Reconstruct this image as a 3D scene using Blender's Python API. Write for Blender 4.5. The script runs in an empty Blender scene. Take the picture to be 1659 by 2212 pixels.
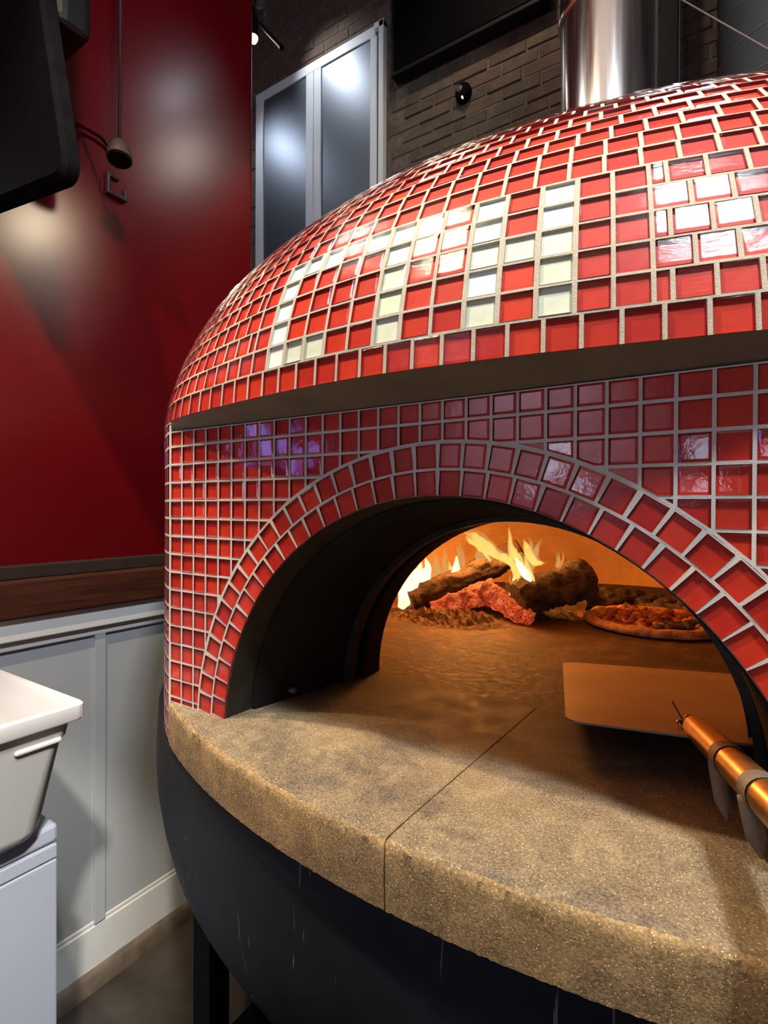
import bpy, bmesh, math, random
import numpy as np
from mathutils import Vector, Matrix, noise as mnoise

# ------------------------------------------------------------------ start
random.seed(7)
S = 0.0254                      # one layout unit (the tile pitch of the oven face) in metres
FLOOR = -58.0                   # floor level in layout units
def M(x, y, z): return Vector((x * S, y * S, (z - FLOOR) * S))
scene = bpy.context.scene
COL = scene.collection
PI = math.pi

# ------------------------------------------------------------------ camera
cd = bpy.data.cameras.new('camera'); cam = bpy.data.objects.new('camera', cd); COL.objects.link(cam)
cd.sensor_fit = 'HORIZONTAL'; cd.sensor_width = 36.0; cd.lens = 1152.87 / 1659 * 36.0
cd.clip_start = 0.02; cd.clip_end = 60
YAW, PITCH, ROLL = 0.5756, -0.0063, 0.0052
CF = Vector((-math.sin(YAW) * math.cos(PITCH), math.cos(YAW) * math.cos(PITCH), math.sin(PITCH)))
_r = Vector((math.cos(YAW), math.sin(YAW), 0)); _u = _r.cross(CF)
CR = _r * math.cos(ROLL) + _u * math.sin(ROLL); CU = _u * math.cos(ROLL) - _r * math.sin(ROLL)
CPOS = M(26.42, -18.655, -4.4025)
mw = Matrix((CR, CU, -CF)).transposed().to_4x4(); mw.translation = CPOS
cam.matrix_world = mw
scene.camera = cam

# ------------------------------------------------------------------ world, exposure, lamps
w = bpy.data.worlds.new('world'); scene.world = w; w.use_nodes = True
w.node_tree.nodes['Background'].inputs[0].default_value = (0.75, 0.82, 1.0, 1)
w.node_tree.nodes['Background'].inputs[1].default_value = 0.035
scene.view_settings.view_transform = 'Standard'; scene.view_settings.look = 'None'
scene.view_settings.exposure = 0.0; scene.view_settings.gamma = 1.0
scene.view_settings.use_curve_mapping = False

def lamp(name, kind, pos, power, color, radius, target=None, angle=120, blend=0.6, size_y=None):
    d = bpy.data.lights.new(name, kind); o = bpy.data.objects.new(name, d); COL.objects.link(o)
    o.location = M(*pos); d.energy = power; d.color = color
    if kind == 'AREA':
        d.size = radius * S
        if size_y: d.shape = 'RECTANGLE'; d.size_y = size_y * S
    else: d.shadow_soft_size = radius * S
    if kind == 'SPOT': d.spot_size = math.radians(angle); d.spot_blend = blend
    if target is not None:
        o.rotation_euler = (M(*target) - o.location).to_track_quat('-Z', 'Y').to_euler()
    return o
WARM = (1.0, 0.80, 0.56); NEUT = (1.0, 0.93, 0.84); COOL = (0.82, 0.90, 1.0)
lamp('ceiling_spot_key', 'SPOT', (-3, -20, 58), 122, WARM, 0.9, (12, 8, -10), 112, 0.6)
lamp('ceiling_lamp_daylight', 'AREA', (43, -22, 60), 48, COOL, 7, (10, 8, -14), size_y=6)
lamp('ceiling_lamp_left', 'SPOT', (-24, -2, 62), 22, NEUT, 2.0, (8, 26, 14), 70, 0.7)
lamp('face_fill_spot', 'SPOT', (-2, -34, 58), 70, WARM, 0.8, (2.5, -1, -12), 20, 0.8)  # added fill spot, brightens the left of the face and the hearth corner
lamp('tub_fill_spot', 'SPOT', (45, -36, 45), 300, NEUT, 2.0, (-14, -4, -27), 17, 0.7)  # unseen spot added to brighten the side of the tub
lamp('ceiling_lamp_behind_warm', 'SPOT', (24, 33, 52), 30, WARM, 2.5, (-33, 5, 20), 24, 0.9)
lamp('ceiling_lamp_behind_cool', 'SPOT', (14.4, 58, 90), 4, COOL, 1.5, (-33, 24, 48), 20, 0.9)
lamp('ceiling_lamp_behind_large', 'SPOT', (26, 68, 86), 16, NEUT, 4.5, (-33, 33, 32), 28, 0.9)
lamp('wall_end_graze', 'SPOT', (-19, 46, 66), 34, WARM, 1.5, (-33.5, 35, 26), 40, 0.9)  # added spot for the red glow near the end of the wall
lamp('window_spot_cool', 'SPOT', (-88, 68, 105), 9, COOL, 3.0, (-70, 86, 84), 80, 0.9)
lamp('brick_wash', 'SPOT', (-12, 50, 118), 42, WARM, 4.0, (-10, 86, 74), 95, 0.8)  # added spot that brightens the dark brick wall
lamp('front_wall_wash', 'SPOT', (-50, -176, 84), 760, (0.92, 0.86, 1.0), 6.0, (-62, -236, 42), 110, 0.9)  # added to brighten the front wall mirrored in the tiles, also fill
lamp('ceiling_fill', 'SPOT', (62, -110, 84), 260, NEUT, 5.0, (62, -100, 132), 150, 0.8)  # added unseen, brightens the ceiling that the chimney reflects
lamp('ceiling_fill_far', 'SPOT', (6, -90, 84), 260, NEUT, 5.0, (6, -80, 132), 150, 0.8)  # second added fill for the ceiling and its soft bounce
lamp('fire_glow', 'POINT', (3.5, 34.5, -6.6), 13, (1.0, 0.40, 0.09), 2.6)

# ------------------------------------------------------------------ materials
class NT:
    def __init__(s, name):
        s.m = bpy.data.materials.new(name); s.m.use_nodes = True; s.t = s.m.node_tree; s.n = s.t.nodes
        s.b = s.n['Principled BSDF']; s.out = s.n['Material Output']
    def add(s, typ, **kw):
        nd = s.n.new(typ)
        for k, v in kw.items(): setattr(nd, k, v)
        return nd
    def link(s, a, b): s.t.links.new(a, b)
    def setp(s, **kw):
        for k, v in kw.items():
            i = s.b.inputs[k.replace('_', ' ')]
            if isinstance(v, (int, float)): i.default_value = v
            elif hasattr(v, 'is_linked'): s.link(v, i)
            else: i.default_value = (*v, 1) if len(v) == 3 else v
        return s
    def coords(s, kind='Object', scale=(1, 1, 1)):
        tc = s.add('ShaderNodeTexCoord'); mp = s.add('ShaderNodeMapping'); mp.inputs['Scale'].default_value = scale
        s.link(tc.outputs[kind], mp.inputs[0]); return mp.outputs[0]
    def noise(s, vec, scale, detail=4, rough=0.55, dist=0):
        nd = s.add('ShaderNodeTexNoise'); nd.inputs['Scale'].default_value = scale; nd.inputs['Detail'].default_value = detail
        nd.inputs['Roughness'].default_value = rough; nd.inputs['Distortion'].default_value = dist
        s.link(vec, nd.inputs['Vector']); return nd.outputs[0]
    def voro(s, vec, scale, feature='F1', out='Distance'):
        nd = s.add('ShaderNodeTexVoronoi', feature=feature); nd.inputs['Scale'].default_value = scale
        s.link(vec, nd.inputs['Vector']); return nd.outputs[out]
    def ramp(s, fac, stops, interp='LINEAR'):
        nd = s.add('ShaderNodeValToRGB'); cr = nd.color_ramp; cr.interpolation = interp
        while len(cr.elements) < len(stops): cr.elements.new(0.5)
        for e, (p, c) in zip(cr.elements, stops):
            e.position = p; e.color = (*c, 1) if not isinstance(c, (int, float)) else (c, c, c, 1)
        s.link(fac, nd.inputs[0]); return nd.outputs[0]
    def mix(s, fac, a, b, mode='MIX'):
        nd = s.add('ShaderNodeMix', data_type='RGBA', blend_type=mode)
        for v, i in ((fac, 0), (a, 6), (b, 7)):
            if hasattr(v, 'is_linked'): s.link(v, nd.inputs[i])
            elif isinstance(v, (int, float)): nd.inputs[i].default_value = v if i == 0 else (v, v, v, 1)
            else: nd.inputs[i].default_value = (*v, 1)
        return nd.outputs[2]
    def math(s, op, a, b=0.0):
        nd = s.add('ShaderNodeMath', operation=op)
        for v, i in ((a, 0), (b, 1)):
            if hasattr(v, 'is_linked'): s.link(v, nd.inputs[i])
            else: nd.inputs[i].default_value = v
        return nd.outputs[0]
    def bump(s, h, strength=0.3, dist=0.002):
        nd = s.add('ShaderNodeBump'); nd.inputs['Strength'].default_value = strength; nd.inputs['Distance'].default_value = dist
        s.link(h, nd.inputs['Height']); s.link(nd.outputs[0], s.b.inputs['Normal']); return nd.outputs[0]
MAT = {}
def plain(name, col, rough=0.5, metal=0.0, var=0.15, scale=30, bump=0.0, coat=0.0, spec=0.5):
    t = NT(name); v = t.coords(); n = t.noise(v, scale)
    lo = tuple(c * (1 - var) for c in col); hi = tuple(min(1, c * (1 + var)) for c in col)
    t.setp(Base_Color=t.ramp(n, [(0.3, lo), (0.7, hi)]), Roughness=rough, Metallic=metal, Coat_Weight=coat, Specular_IOR_Level=spec)
    if bump: t.bump(t.noise(v, scale * 6, 6), bump, 0.002)
    MAT[name] = t.m; return t.m

def tile_paint(name, lo, hi):
    t = NT(name); at = t.add('ShaderNodeAttribute', attribute_name='tint')
    v = t.coords(); n = t.noise(v, 90, 3)
    c = t.ramp(at.outputs['Fac'], [(0.0, lo), (1.0, hi)])
    c = t.mix(0.25, c, t.ramp(n, [(0.35, lo), (0.65, hi)]))
    t.setp(Base_Color=c, Roughness=0.55, Specular_IOR_Level=0.2); MAT[name] = t.m
tile_paint('tile_red', (0.43, 0.013, 0.006), (0.66, 0.042, 0.011))
tile_paint('tile_cream', (0.64, 0.63, 0.38), (0.86, 0.89, 0.80))
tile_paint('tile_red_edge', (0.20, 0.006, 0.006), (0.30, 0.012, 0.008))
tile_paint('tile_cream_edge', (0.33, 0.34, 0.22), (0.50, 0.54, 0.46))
def glass_film(name, rough, bstr, scale):
    t = NT(name); t.n.remove(t.b)
    tr = t.add('ShaderNodeBsdfTransparent'); gl = t.add('ShaderNodeBsdfGlossy'); gl.inputs['Roughness'].default_value = rough
    fr = t.add('ShaderNodeFresnel'); fr.inputs['IOR'].default_value = 1.52
    geo = t.add('ShaderNodeNewGeometry')
    v = t.coords('Object', scale); n = t.noise(v, 1.0, 5, 0.65)
    bp = t.add('ShaderNodeBump'); bp.inputs['Strength'].default_value = bstr; bp.inputs['Distance'].default_value = 0.002
    t.link(n, bp.inputs['Height']); t.link(bp.outputs[0], gl.inputs['Normal'])
    front = t.math('SUBTRACT', 1.0, geo.outputs['Backfacing'])
    fac = t.math('MULTIPLY', t.math('MINIMUM', fr.outputs[0], 0.42), front)
    mx = t.add('ShaderNodeMixShader'); t.link(fac, mx.inputs[0]); t.link(tr.outputs[0], mx.inputs[1]); t.link(gl.outputs[0], mx.inputs[2])
    t.link(mx.outputs[0], t.out.inputs[0]); MAT[name] = t.m
glass_film('tile_glass', 0.11, 0.18, (90, 90, 420)); glass_film('face_tile_glass', 0.045, 0.10, (50, 50, 50))
def grout(name, k):
    t = NT(name); v = t.coords(); n = t.noise(v, 60, 5); f = t.noise(v, 900, 3, 0.7)
    c = t.mix(0.5, t.ramp(n, [(0.3, (0.46, 0.38, 0.26)), (0.7, (0.60, 0.51, 0.37))]), t.ramp(f, [(0.35, (0.34, 0.28, 0.19)), (0.6, (0.64, 0.55, 0.41))]))
    if k: c = t.mix(0.6, c, k)
    t.setp(Base_Color=c, Roughness=0.9, Specular_IOR_Level=0.2); t.bump(f, 0.5, 0.001); MAT[name] = t.m
grout('grout', None); grout('face_grout', (0.74, 0.71, 0.64))
def hearth_stone(name, stain_shade):
    t = NT(name); v = t.coords()
    big = t.noise(v, 6, 6, 0.65, 0.6); mid = t.noise(v, 28, 6, 0.7); fine = t.noise(v, 420, 3, 0.7)
    sp = t.voro(v, 330); sp2 = t.voro(v, 150)
    base = t.ramp(big, [(0.30, (0.080, 0.060, 0.040)), (0.43, (0.185, 0.13, 0.072)), (0.58, (0.37, 0.245, 0.105)), (0.78, (0.23, 0.16, 0.092))])
    base = t.mix(0.6, base, t.ramp(mid, [(0.36, (0.07, 0.050, 0.030)), (0.5, (0.22, 0.155, 0.085)), (0.64, (0.44, 0.31, 0.16))]))
    base = t.mix(0.35, base, t.ramp(fine, [(0.4, (0.075, 0.052, 0.026)), (0.62, (0.55, 0.42, 0.24))]))
    base = t.mix(t.ramp(sp, [(0.12, 0.9), (0.2, 0.0)]), base, (0.85, 0.70, 0.44))
    base = t.mix(t.ramp(sp2, [(0.05, 0.9), (0.11, 0.0)]), base, (0.12, 0.085, 0.05))
    if stain_shade: # trodden, smoke-stained patches on the working surface
        pt = t.ramp(t.noise(v, 7, 7, 0.72, 0.15), [(0.46, 0.0), (0.60, 0.9)])
        base = t.mix(pt, base, t.ramp(fine, [(0.4, (0.055, 0.042, 0.030)), (0.65, (0.20, 0.155, 0.105))]))
    if not stain_shade: base = t.mix(0.75, base, (1.30, 1.10, 0.78), 'MULTIPLY')
    if stain_shade: # shade of the oven mouth painted over the slabs' inner half, ragged edge
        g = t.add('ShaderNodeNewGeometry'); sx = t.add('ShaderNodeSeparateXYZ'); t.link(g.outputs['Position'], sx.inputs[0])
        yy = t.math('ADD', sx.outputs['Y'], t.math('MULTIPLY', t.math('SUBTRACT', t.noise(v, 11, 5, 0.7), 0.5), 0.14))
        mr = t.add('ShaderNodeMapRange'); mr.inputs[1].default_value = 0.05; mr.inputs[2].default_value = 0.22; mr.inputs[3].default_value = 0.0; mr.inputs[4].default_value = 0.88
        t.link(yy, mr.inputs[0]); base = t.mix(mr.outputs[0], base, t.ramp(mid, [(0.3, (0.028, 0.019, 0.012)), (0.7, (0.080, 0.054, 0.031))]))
    t.setp(Base_Color=base, Roughness=t.ramp(mid, [(0.3, 0.6), (0.7, 0.85)]), Specular_IOR_Level=0.3)
    fine2 = t.noise(v, 900, 2, 0.6)
    h = t.math('ADD', t.math('MULTIPLY', fine, 0.5), t.math('MULTIPLY', fine2, 0.5))
    t.bump(h, 0.5 if stain_shade else 0.75, 0.0012); MAT[name] = t.m
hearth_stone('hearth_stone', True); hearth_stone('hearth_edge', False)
def chamber():
    t = NT('chamber_plaster'); v = t.coords(); n = t.noise(v, 7, 6, 0.65, 0.5)
    t.setp(Base_Color=t.ramp(n, [(0.3, (0.58, 0.34, 0.14)), (0.7, (0.80, 0.52, 0.25))]), Roughness=0.8); t.bump(t.noise(v, 40, 6), 0.25, 0.004); MAT['chamber_plaster'] = t.m
    t = NT('chamber_floor'); v = t.coords(); n = t.noise(v, 9, 8, 0.7, 0.9); f = t.noise(v, 60, 6, 0.7, 0.4)
    c = t.mix(0.4, t.ramp(n, [(0.38, (0.030, 0.018, 0.010)), (0.5, (0.060, 0.034, 0.016)), (0.68, (0.19, 0.115, 0.052))]), t.ramp(f, [(0.35, (0.016, 0.009, 0.005)), (0.66, (0.13, 0.075, 0.033))]))
    t.setp(Base_Color=c, Roughness=t.ramp(f, [(0.3, 0.55), (0.7, 0.85)]), Specular_IOR_Level=0.3); t.bump(f, 0.8, 0.005); MAT['chamber_floor'] = t.m
chamber()
def soot_steel():
    t = NT('sooty_steel'); v = t.coords(); n = t.noise(v, 12, 6, 0.7); f = t.noise(v, 45, 5, 0.7, 0.5)
    c = t.ramp(n, [(0.35, (0.005, 0.0045, 0.004)), (0.7, (0.016, 0.014, 0.011))])
    c = t.mix(t.ramp(f, [(0.66, 0.0), (0.80, 0.4)]), c, (0.10, 0.085, 0.06))
    t.setp(Base_Color=c, Roughness=0.75, Specular_IOR_Level=0.2); t.bump(f, 0.2, 0.002); MAT['sooty_steel'] = t.m
soot_steel()
def base_black():
    t = NT('base_black'); v = t.coords(); n = t.noise(v, 14, 5)
    sv = t.coords('Object', (90, 90, 7)); s1 = t.noise(sv, 1.0, 2, 0.5, 1.2)
    c = t.ramp(n, [(0.3, (0.008, 0.0085, 0.010)), (0.7, (0.014, 0.0145, 0.017))])
    c = t.mix(t.ramp(s1, [(0.70, 0.0), (0.725, 0.5)]), c, (0.25, 0.24, 0.22))
    t.setp(Base_Color=c, Roughness=t.ramp(n, [(0.3, 0.45), (0.7, 0.55)]), Specular_IOR_Level=0.14); MAT['base_black'] = t.m
base_black()
def red_wall():
    t = NT('red_wall_paint'); v = t.coords(); n = t.noise(v, 2.2, 3); f = t.noise(v, 260, 3)
    t.setp(Base_Color=t.ramp(n, [(0.3, (0.090, 0.0012, 0.003)), (0.7, (0.112, 0.0018, 0.004))]), Roughness=0.24, Specular_IOR_Level=0.45); t.bump(f, 0.05, 0.001); MAT['red_wall_paint'] = t.m
red_wall()
def brick():
    t = NT('old_brick'); v = t.coords('Object'); oi = t.add('ShaderNodeObjectInfo')
    at = t.add('ShaderNodeAttribute', attribute_name='tint')
    rnd = t.math('FRACT', t.math('ADD', oi.outputs['Random'], at.outputs['Fac']))
    c = t.ramp(rnd, [(0.0, (0.085, 0.068, 0.058)), (0.35, (0.14, 0.098, 0.075)), (0.6, (0.17, 0.105, 0.075)), (0.8, (0.115, 0.11, 0.092)), (1.0, (0.16, 0.135, 0.115))])
    g = t.add('ShaderNodeNewGeometry'); n = t.noise(g.outputs['Position'], 14, 7, 0.7)
    c = t.mix(0.5, c, t.ramp(n, [(0.32, (0.045, 0.036, 0.032)), (0.52, (0.11, 0.078, 0.058)), (0.70, (0.17, 0.135, 0.105))]))
    t.setp(Base_Color=c, Roughness=0.88, Specular_IOR_Level=0.2); t.bump(t.noise(g.outputs['Position'], 60, 7, 0.7), 0.6, 0.006); MAT['old_brick'] = t.m
brick()
plain('mortar', (0.125, 0.100, 0.085), 0.95, 0, 0.3, 30, 0.4)
plain('wainscot_paint', (0.46, 0.48, 0.48), 0.42, 0, 0.03, 8)
plain('cap_paint', (0.74, 0.74, 0.70), 0.4, 0, 0.04, 8)
def wood():
    t = NT('dark_wood'); v = t.coords('Object', (3, 1.2, 22)); n = t.noise(v, 4, 6, 0.6, 1.0)
    t.setp(Base_Color=t.ramp(n, [(0.3, (0.030, 0.010, 0.006)), (0.7, (0.085, 0.026, 0.013))]), Roughness=0.33); MAT['dark_wood'] = t.m
wood()
plain('ledge_lip', (0.030, 0.020, 0.016), 0.4, 0, 0.2, 20)
plain('dirty_cove', (0.15, 0.115, 0.080), 0.6, 0, 0.35, 18)
plain('ceiling_dark', (0.15, 0.125, 0.115), 0.9)
plain('front_paint', (0.52, 0.47, 0.54), 0.6)
def floor_mat():
    t = NT('floor_concrete'); v = t.coords(); n = t.noise(v, 3.2, 7, 0.65, 0.6)
    t.setp(Base_Color=t.ramp(n, [(0.3, (0.030, 0.024, 0.020)), (0.7, (0.070, 0.056, 0.046))]), Roughness=t.ramp(n, [(0.3, 0.35), (0.7, 0.6)])); MAT['floor_concrete'] = t.m
floor_mat()
plain('window_white', (0.78, 0.82, 0.88), 0.4, 0, 0.03, 8)
plain('window_gasket', (0.10, 0.10, 0.12), 0.6)
def pane():
    t = NT('frosted_pane'); v = t.coords(); t.setp(Base_Color=(0.20, 0.225, 0.27), Roughness=0.42, Metallic=0.75); MAT['frosted_pane'] = t.m
pane()
plain('black_plastic', (0.006, 0.006, 0.007), 0.7, 0, 0.2, 20, spec=0.0)
plain('black_screen', (0.003, 0.003, 0.004), 0.5, 0, 0.1, 20, spec=0.02)
plain('black_metal', (0.006, 0.006, 0.007), 0.55, 0.0, 0.2, 20, spec=0.2)
plain('bezel_dark', (0.012, 0.012, 0.014), 0.6, spec=0.1)
plain('bezel_grey', (0.07, 0.072, 0.08), 0.45)
def chrome():
    t = NT('polished_steel'); v = t.coords('Object', (60, 60, 3)); n = t.noise(v, 1, 4)
    t.setp(Base_Color=(0.72, 0.68, 0.67), Metallic=1.0, Roughness=t.ramp(n, [(0.3, 0.13), (0.7, 0.24)])); MAT['polished_steel'] = t.m
chrome()
plain('duct_grey', (0.085, 0.095, 0.088), 0.45, 0.2, 0.15, 10)
plain('duct_seam', (0.12, 0.12, 0.115), 0.5, 0.3)
plain('cable_brown', (0.30, 0.22, 0.18), 0.5)
plain('grey_rod', (0.040, 0.022, 0.021), 0.5)
plain('chrome_arm', (0.8, 0.78, 0.72), 0.15, 1.0, 0.05)
plain('tub_plastic', (0.66, 0.64, 0.61), 0.38, 0, 0.03, 6)
plain('chest_white', (0.44, 0.47, 0.54), 0.35, 0, 0.03, 6)
plain('chest_seam', (0.10, 0.09, 0.11), 0.6)
def peel():
    t = NT('peel_steel'); v = t.coords(); n = t.noise(v, 9, 5)
    t.setp(Base_Color=t.ramp(n, [(0.3, (0.30, 0.24, 0.19)), (0.7, (0.40, 0.33, 0.26))]), Metallic=0.7, Roughness=0.5); MAT['peel_steel'] = t.m
    t = NT('peel_handle'); v = t.coords('Object', (9, 9, 9)); n = t.noise(v, 8, 5)
    t.setp(Base_Color=t.ramp(n, [(0.3, (0.42, 0.20, 0.06)), (0.7, (0.62, 0.33, 0.11))]), Metallic=0.85, Roughness=0.30); MAT['peel_handle'] = t.m
peel()
plain('strap_tape', (0.17, 0.125, 0.085), 0.6, 0, 0.2, 60, 0.3)
plain('rivet_steel', (0.25, 0.16, 0.10), 0.35, 0.9)
def bark(name, lo, hi):
    t = NT(name); v = t.coords(); n = t.noise(v, 30, 8, 0.75, 1.0); f = t.noise(v, 120, 5, 0.7)
    t.setp(Base_Color=t.mix(0.4, t.ramp(n, [(0.36, lo), (0.62, hi)]), t.ramp(f, [(0.35, lo), (0.65, hi)])), Roughness=0.9); t.bump(t.mix(0.5, n, f), 1.0, 0.012); MAT[name] = t.m
bark('charred_bark', (0.008, 0.005, 0.004), (0.105, 0.066, 0.034))
bark('ashy_wood', (0.012, 0.009, 0.006), (0.14, 0.115, 0.07))
bark('ash', (0.05, 0.032, 0.02), (0.20, 0.135, 0.08))
bark('burnt_end', (0.10, 0.10, 0.10), (0.40, 0.40, 0.40))
def ember():
    t = NT('ember'); v = t.coords(); n = t.noise(v, 60, 6, 0.7, 0.8); cr = t.noise(v, 95, 5, 0.7, 1.5)
    e = t.ramp(n, [(0.34, (0.25, 0.012, 0.003)), (0.52, (0.95, 0.11, 0.03)), (0.70, (1.0, 0.40, 0.16))])
    e = t.mix(t.ramp(cr, [(0.40, 0.9), (0.50, 0.0)]), e, (0.10, 0.006, 0.0))
    e = t.mix(t.ramp(t.noise(v, 16, 4, 0.7), [(0.40, 0.9), (0.56, 0.0)]), e, (0.14, 0.012, 0.004))
    t.setp(Base_Color=(0.08, 0.03, 0.02), Roughness=0.9, Emission_Color=e, Emission_Strength=0.75); t.bump(n, 0.8, 0.006); MAT['ember'] = t.m
ember()
def flame(name, hot, edge, strength, dens):
    t = NT(name); t.n.remove(t.b); lw = t.add('ShaderNodeLayerWeight'); lw.inputs['Blend'].default_value = 0.5
    v = t.coords('Object', (1, 1, 0.45)); n = t.noise(v, 60, 3, 0.5, 0.8)
    core = t.math('SUBTRACT', 1.0, lw.outputs['Facing'])
    k = t.math('MULTIPLY', core, t.ramp(n, [(0.25, 0.55), (0.6, 1.0)]))
    at = t.add('ShaderNodeAttribute', attribute_name='along')
    k = t.math('MULTIPLY', k, t.ramp(at.outputs['Fac'], [(0.0, 0.75), (0.25, 1.0), (0.7, 0.8), (1.0, 0.35)]))
    em = t.add('ShaderNodeEmission'); em.inputs['Strength'].default_value = strength
    t.link(t.ramp(k, [(0.1, edge), (0.55, hot)]), em.inputs['Color'])
    tr = t.add('ShaderNodeBsdfTransparent'); mx = t.add('ShaderNodeMixShader')
    t.link(t.ramp(k, [(0.12, 0.0), (0.42, dens * 0.4), (0.85, dens)]), mx.inputs[0]); t.link(tr.outputs[0], mx.inputs[1]); t.link(em.outputs[0], mx.inputs[2])
    t.link(mx.outputs[0], t.out.inputs[0]); MAT[name] = t.m
flame('flame_yellow', (1.0, 0.68, 0.16), (1.0, 0.30, 0.03), 1.15, 0.88)
flame('flame_white', (1.0, 0.86, 0.50), (1.0, 0.55, 0.10), 1.9, 0.95)
flame('flame_faint', (1.0, 0.52, 0.16), (0.9, 0.30, 0.06), 0.7, 0.45)
def glow(name, col, strength):
    t = NT(name); t.setp(Base_Color=(0.8, 0.8, 0.8), Emission_Color=col, Emission_Strength=strength); MAT[name] = t.m
glow('bulb_glow', (1.0, 0.86, 0.60), 6.0)
glow('led_white', (0.9, 0.95, 1.0), 1.2)
glow('daylight_pane', (0.62, 0.78, 1.0), 9.0)
glow('screen_blue', (0.26, 0.24, 1.0), 9.0)
def pizza_mats():
    t = NT('crust'); v = t.coords(); n = t.noise(v, 45, 6, 0.7)
    t.setp(Base_Color=t.ramp(n, [(0.33, (0.10, 0.04, 0.015)), (0.5, (0.36, 0.19, 0.07)), (0.72, (0.56, 0.35, 0.15))]), Roughness=0.75); t.bump(n, 0.5, 0.005); MAT['crust'] = t.m
    t = NT('sauce'); v = t.coords(); n = t.noise(v, 60, 6, 0.7)
    t.setp(Base_Color=t.ramp(n, [(0.35, (0.16, 0.020, 0.008)), (0.55, (0.34, 0.065, 0.02)), (0.74, (0.52, 0.25, 0.08))]), Roughness=0.4); t.bump(n, 0.6, 0.004); MAT['sauce'] = t.m
pizza_mats()
plain('topping_sausage', (0.22, 0.065, 0.025), 0.5, 0, 0.3, 80, 0.3)
plain('topping_ham', (0.56, 0.20, 0.12), 0.45, 0, 0.25, 60, 0.2)
plain('topping_char', (0.035, 0.022, 0.014), 0.6, 0, 0.4, 80, 0.3)
plain('soffit_plaster', (0.23, 0.175, 0.11), 0.85, 0, 0.15, 12, 0.2)
plain('jamb_soot', (0.016, 0.014, 0.010), 0.6, 0, 0.6, 40, 0.5)

# ------------------------------------------------------------------ mesh helpers
class MB:
    """collects vertices (layout units) and faces with a material slot each"""
    def __init__(s): s.v = []; s.f = []; s.mi = []; s.tint = []
    def add(s, verts, faces, mi=0, tint=0.5):
        o = len(s.v); s.v += [tuple(p) for p in verts]
        for k, f in enumerate(faces):
            s.f.append(tuple(o + i for i in f)); s.mi.append(mi[k] if isinstance(mi, (list, tuple)) else mi); s.tint.append(tint)
    def box(s, a, b, mi=0, tint=0.5):
        (x0, y0, z0), (x1, y1, z1) = a, b
        s.add([(x0, y0, z0), (x1, y0, z0), (x1, y1, z0), (x0, y1, z0), (x0, y0, z1), (x1, y0, z1), (x1, y1, z1), (x0, y1, z1)],
              [(0, 3, 2, 1), (4, 5, 6, 7), (0, 1, 5, 4), (1, 2, 6, 5), (2, 3, 7, 6), (3, 0, 4, 7)], mi, tint)
    def grid(s, rows, closed=False, mi=0, flip=False):
        n = len(rows[0]); o = len(s.v)
        for r in rows: s.v += [tuple(p) for p in r]
        for i in range(len(rows) - 1):
            for j in range(n if closed else n - 1):
                k = (j + 1) % n
                f = (o + i * n + j, o + i * n + k, o + (i + 1) * n + k, o + (i + 1) * n + j)
                s.f.append(f[::-1] if flip else f); s.mi.append(mi); s.tint.append(0.5)
    def tube(s, pts, rad, n=10, mi=0, cap=True):
        pts = [Vector(p) for p in pts]; rad = rad if isinstance(rad, (list, tuple)) else [rad] * len(pts)
        rows = []; up = None
        for i, p in enumerate(pts):
            t = (pts[min(i + 1, len(pts) - 1)] - pts[max(i - 1, 0)]).normalized()
            if up is None: up = t.orthogonal().normalized()
            up = (up - t * up.dot(t)).normalized(); sd = t.cross(up)
            rows.append([p + (up * math.cos(a) + sd * math.sin(a)) * rad[i] for a in [2 * PI * k / n for k in range(n)]])
        o = len(s.v); s.grid(rows, True, mi)
        if cap:
            m = len(rows)
            s.f.append(tuple(o + j for j in range(n))[::-1]); s.mi.append(mi); s.tint.append(0.5)
            s.f.append(tuple(o + (m - 1) * n + j for j in range(n))); s.mi.append(mi); s.tint.append(0.5)
    def lathe(s, prof, c, n=48, mi=0):
        s.grid([[(c[0] + r * math.cos(2 * PI * k / n), c[1] + r * math.sin(2 * PI * k / n), z) for k in range(n)] for r, z in prof], True, mi)
    def build(s, name, mats, parent=None, smooth=False, bevel=0.0, base=None, bseg=2):
        root = parent
        while root is not None and root.parent is not None: root = root.parent
        org = Vector(root['origin']) if root is not None else Vector(base if base is not None else (0, 0, FLOOR))
        me = bpy.data.meshes.new(name)
        me.from_pydata([((x - org.x) * S, (y - org.y) * S, (z - org.z) * S) for x, y, z in s.v], [], s.f)
        if isinstance(mats, str): mats = [mats]
        for m in mats: me.materials.append(MAT[m])
        if len(mats) > 1: me.polygons.foreach_set('material_index', s.mi)
        a = me.attributes.new('tint', 'FLOAT', 'FACE'); a.data.foreach_set('value', s.tint)
        if smooth: me.polygons.foreach_set('use_smooth', [True] * len(me.polygons))
        me.update()
        o = bpy.data.objects.new(name, me); COL.objects.link(o)
        if parent is not None: o.parent = parent
        else: o.location = M(*org); o['origin'] = tuple(org)
        if bevel:
            b = o.modifiers.new('bevel', 'BEVEL'); b.width = bevel * S; b.segments = bseg; b.limit_method = 'ANGLE'; b.angle_limit = 0.6
        if smooth == 'auto':
            me.set_sharp_from_angle(angle=0.7)
        return o
def thing(name, label, cat, base, group=None):
    o = bpy.data.objects.new(name, None); COL.objects.link(o); o.location = M(*base); o['origin'] = tuple(base)
    o.empty_display_size = 0.05
    o['label'] = label; o['category'] = cat
    if group: o['group'] = group
    return o
def tag(o, label, cat, group=None, kind=None):
    o['label'] = label; o['category'] = cat
    if group: o['group'] = group
    if kind: o['kind'] = kind
    return o
def structure(o, label=None, cat=None):
    o['kind'] = 'structure'
    if label: o['label'] = label
    if cat: o['category'] = cat
    return o
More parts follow.
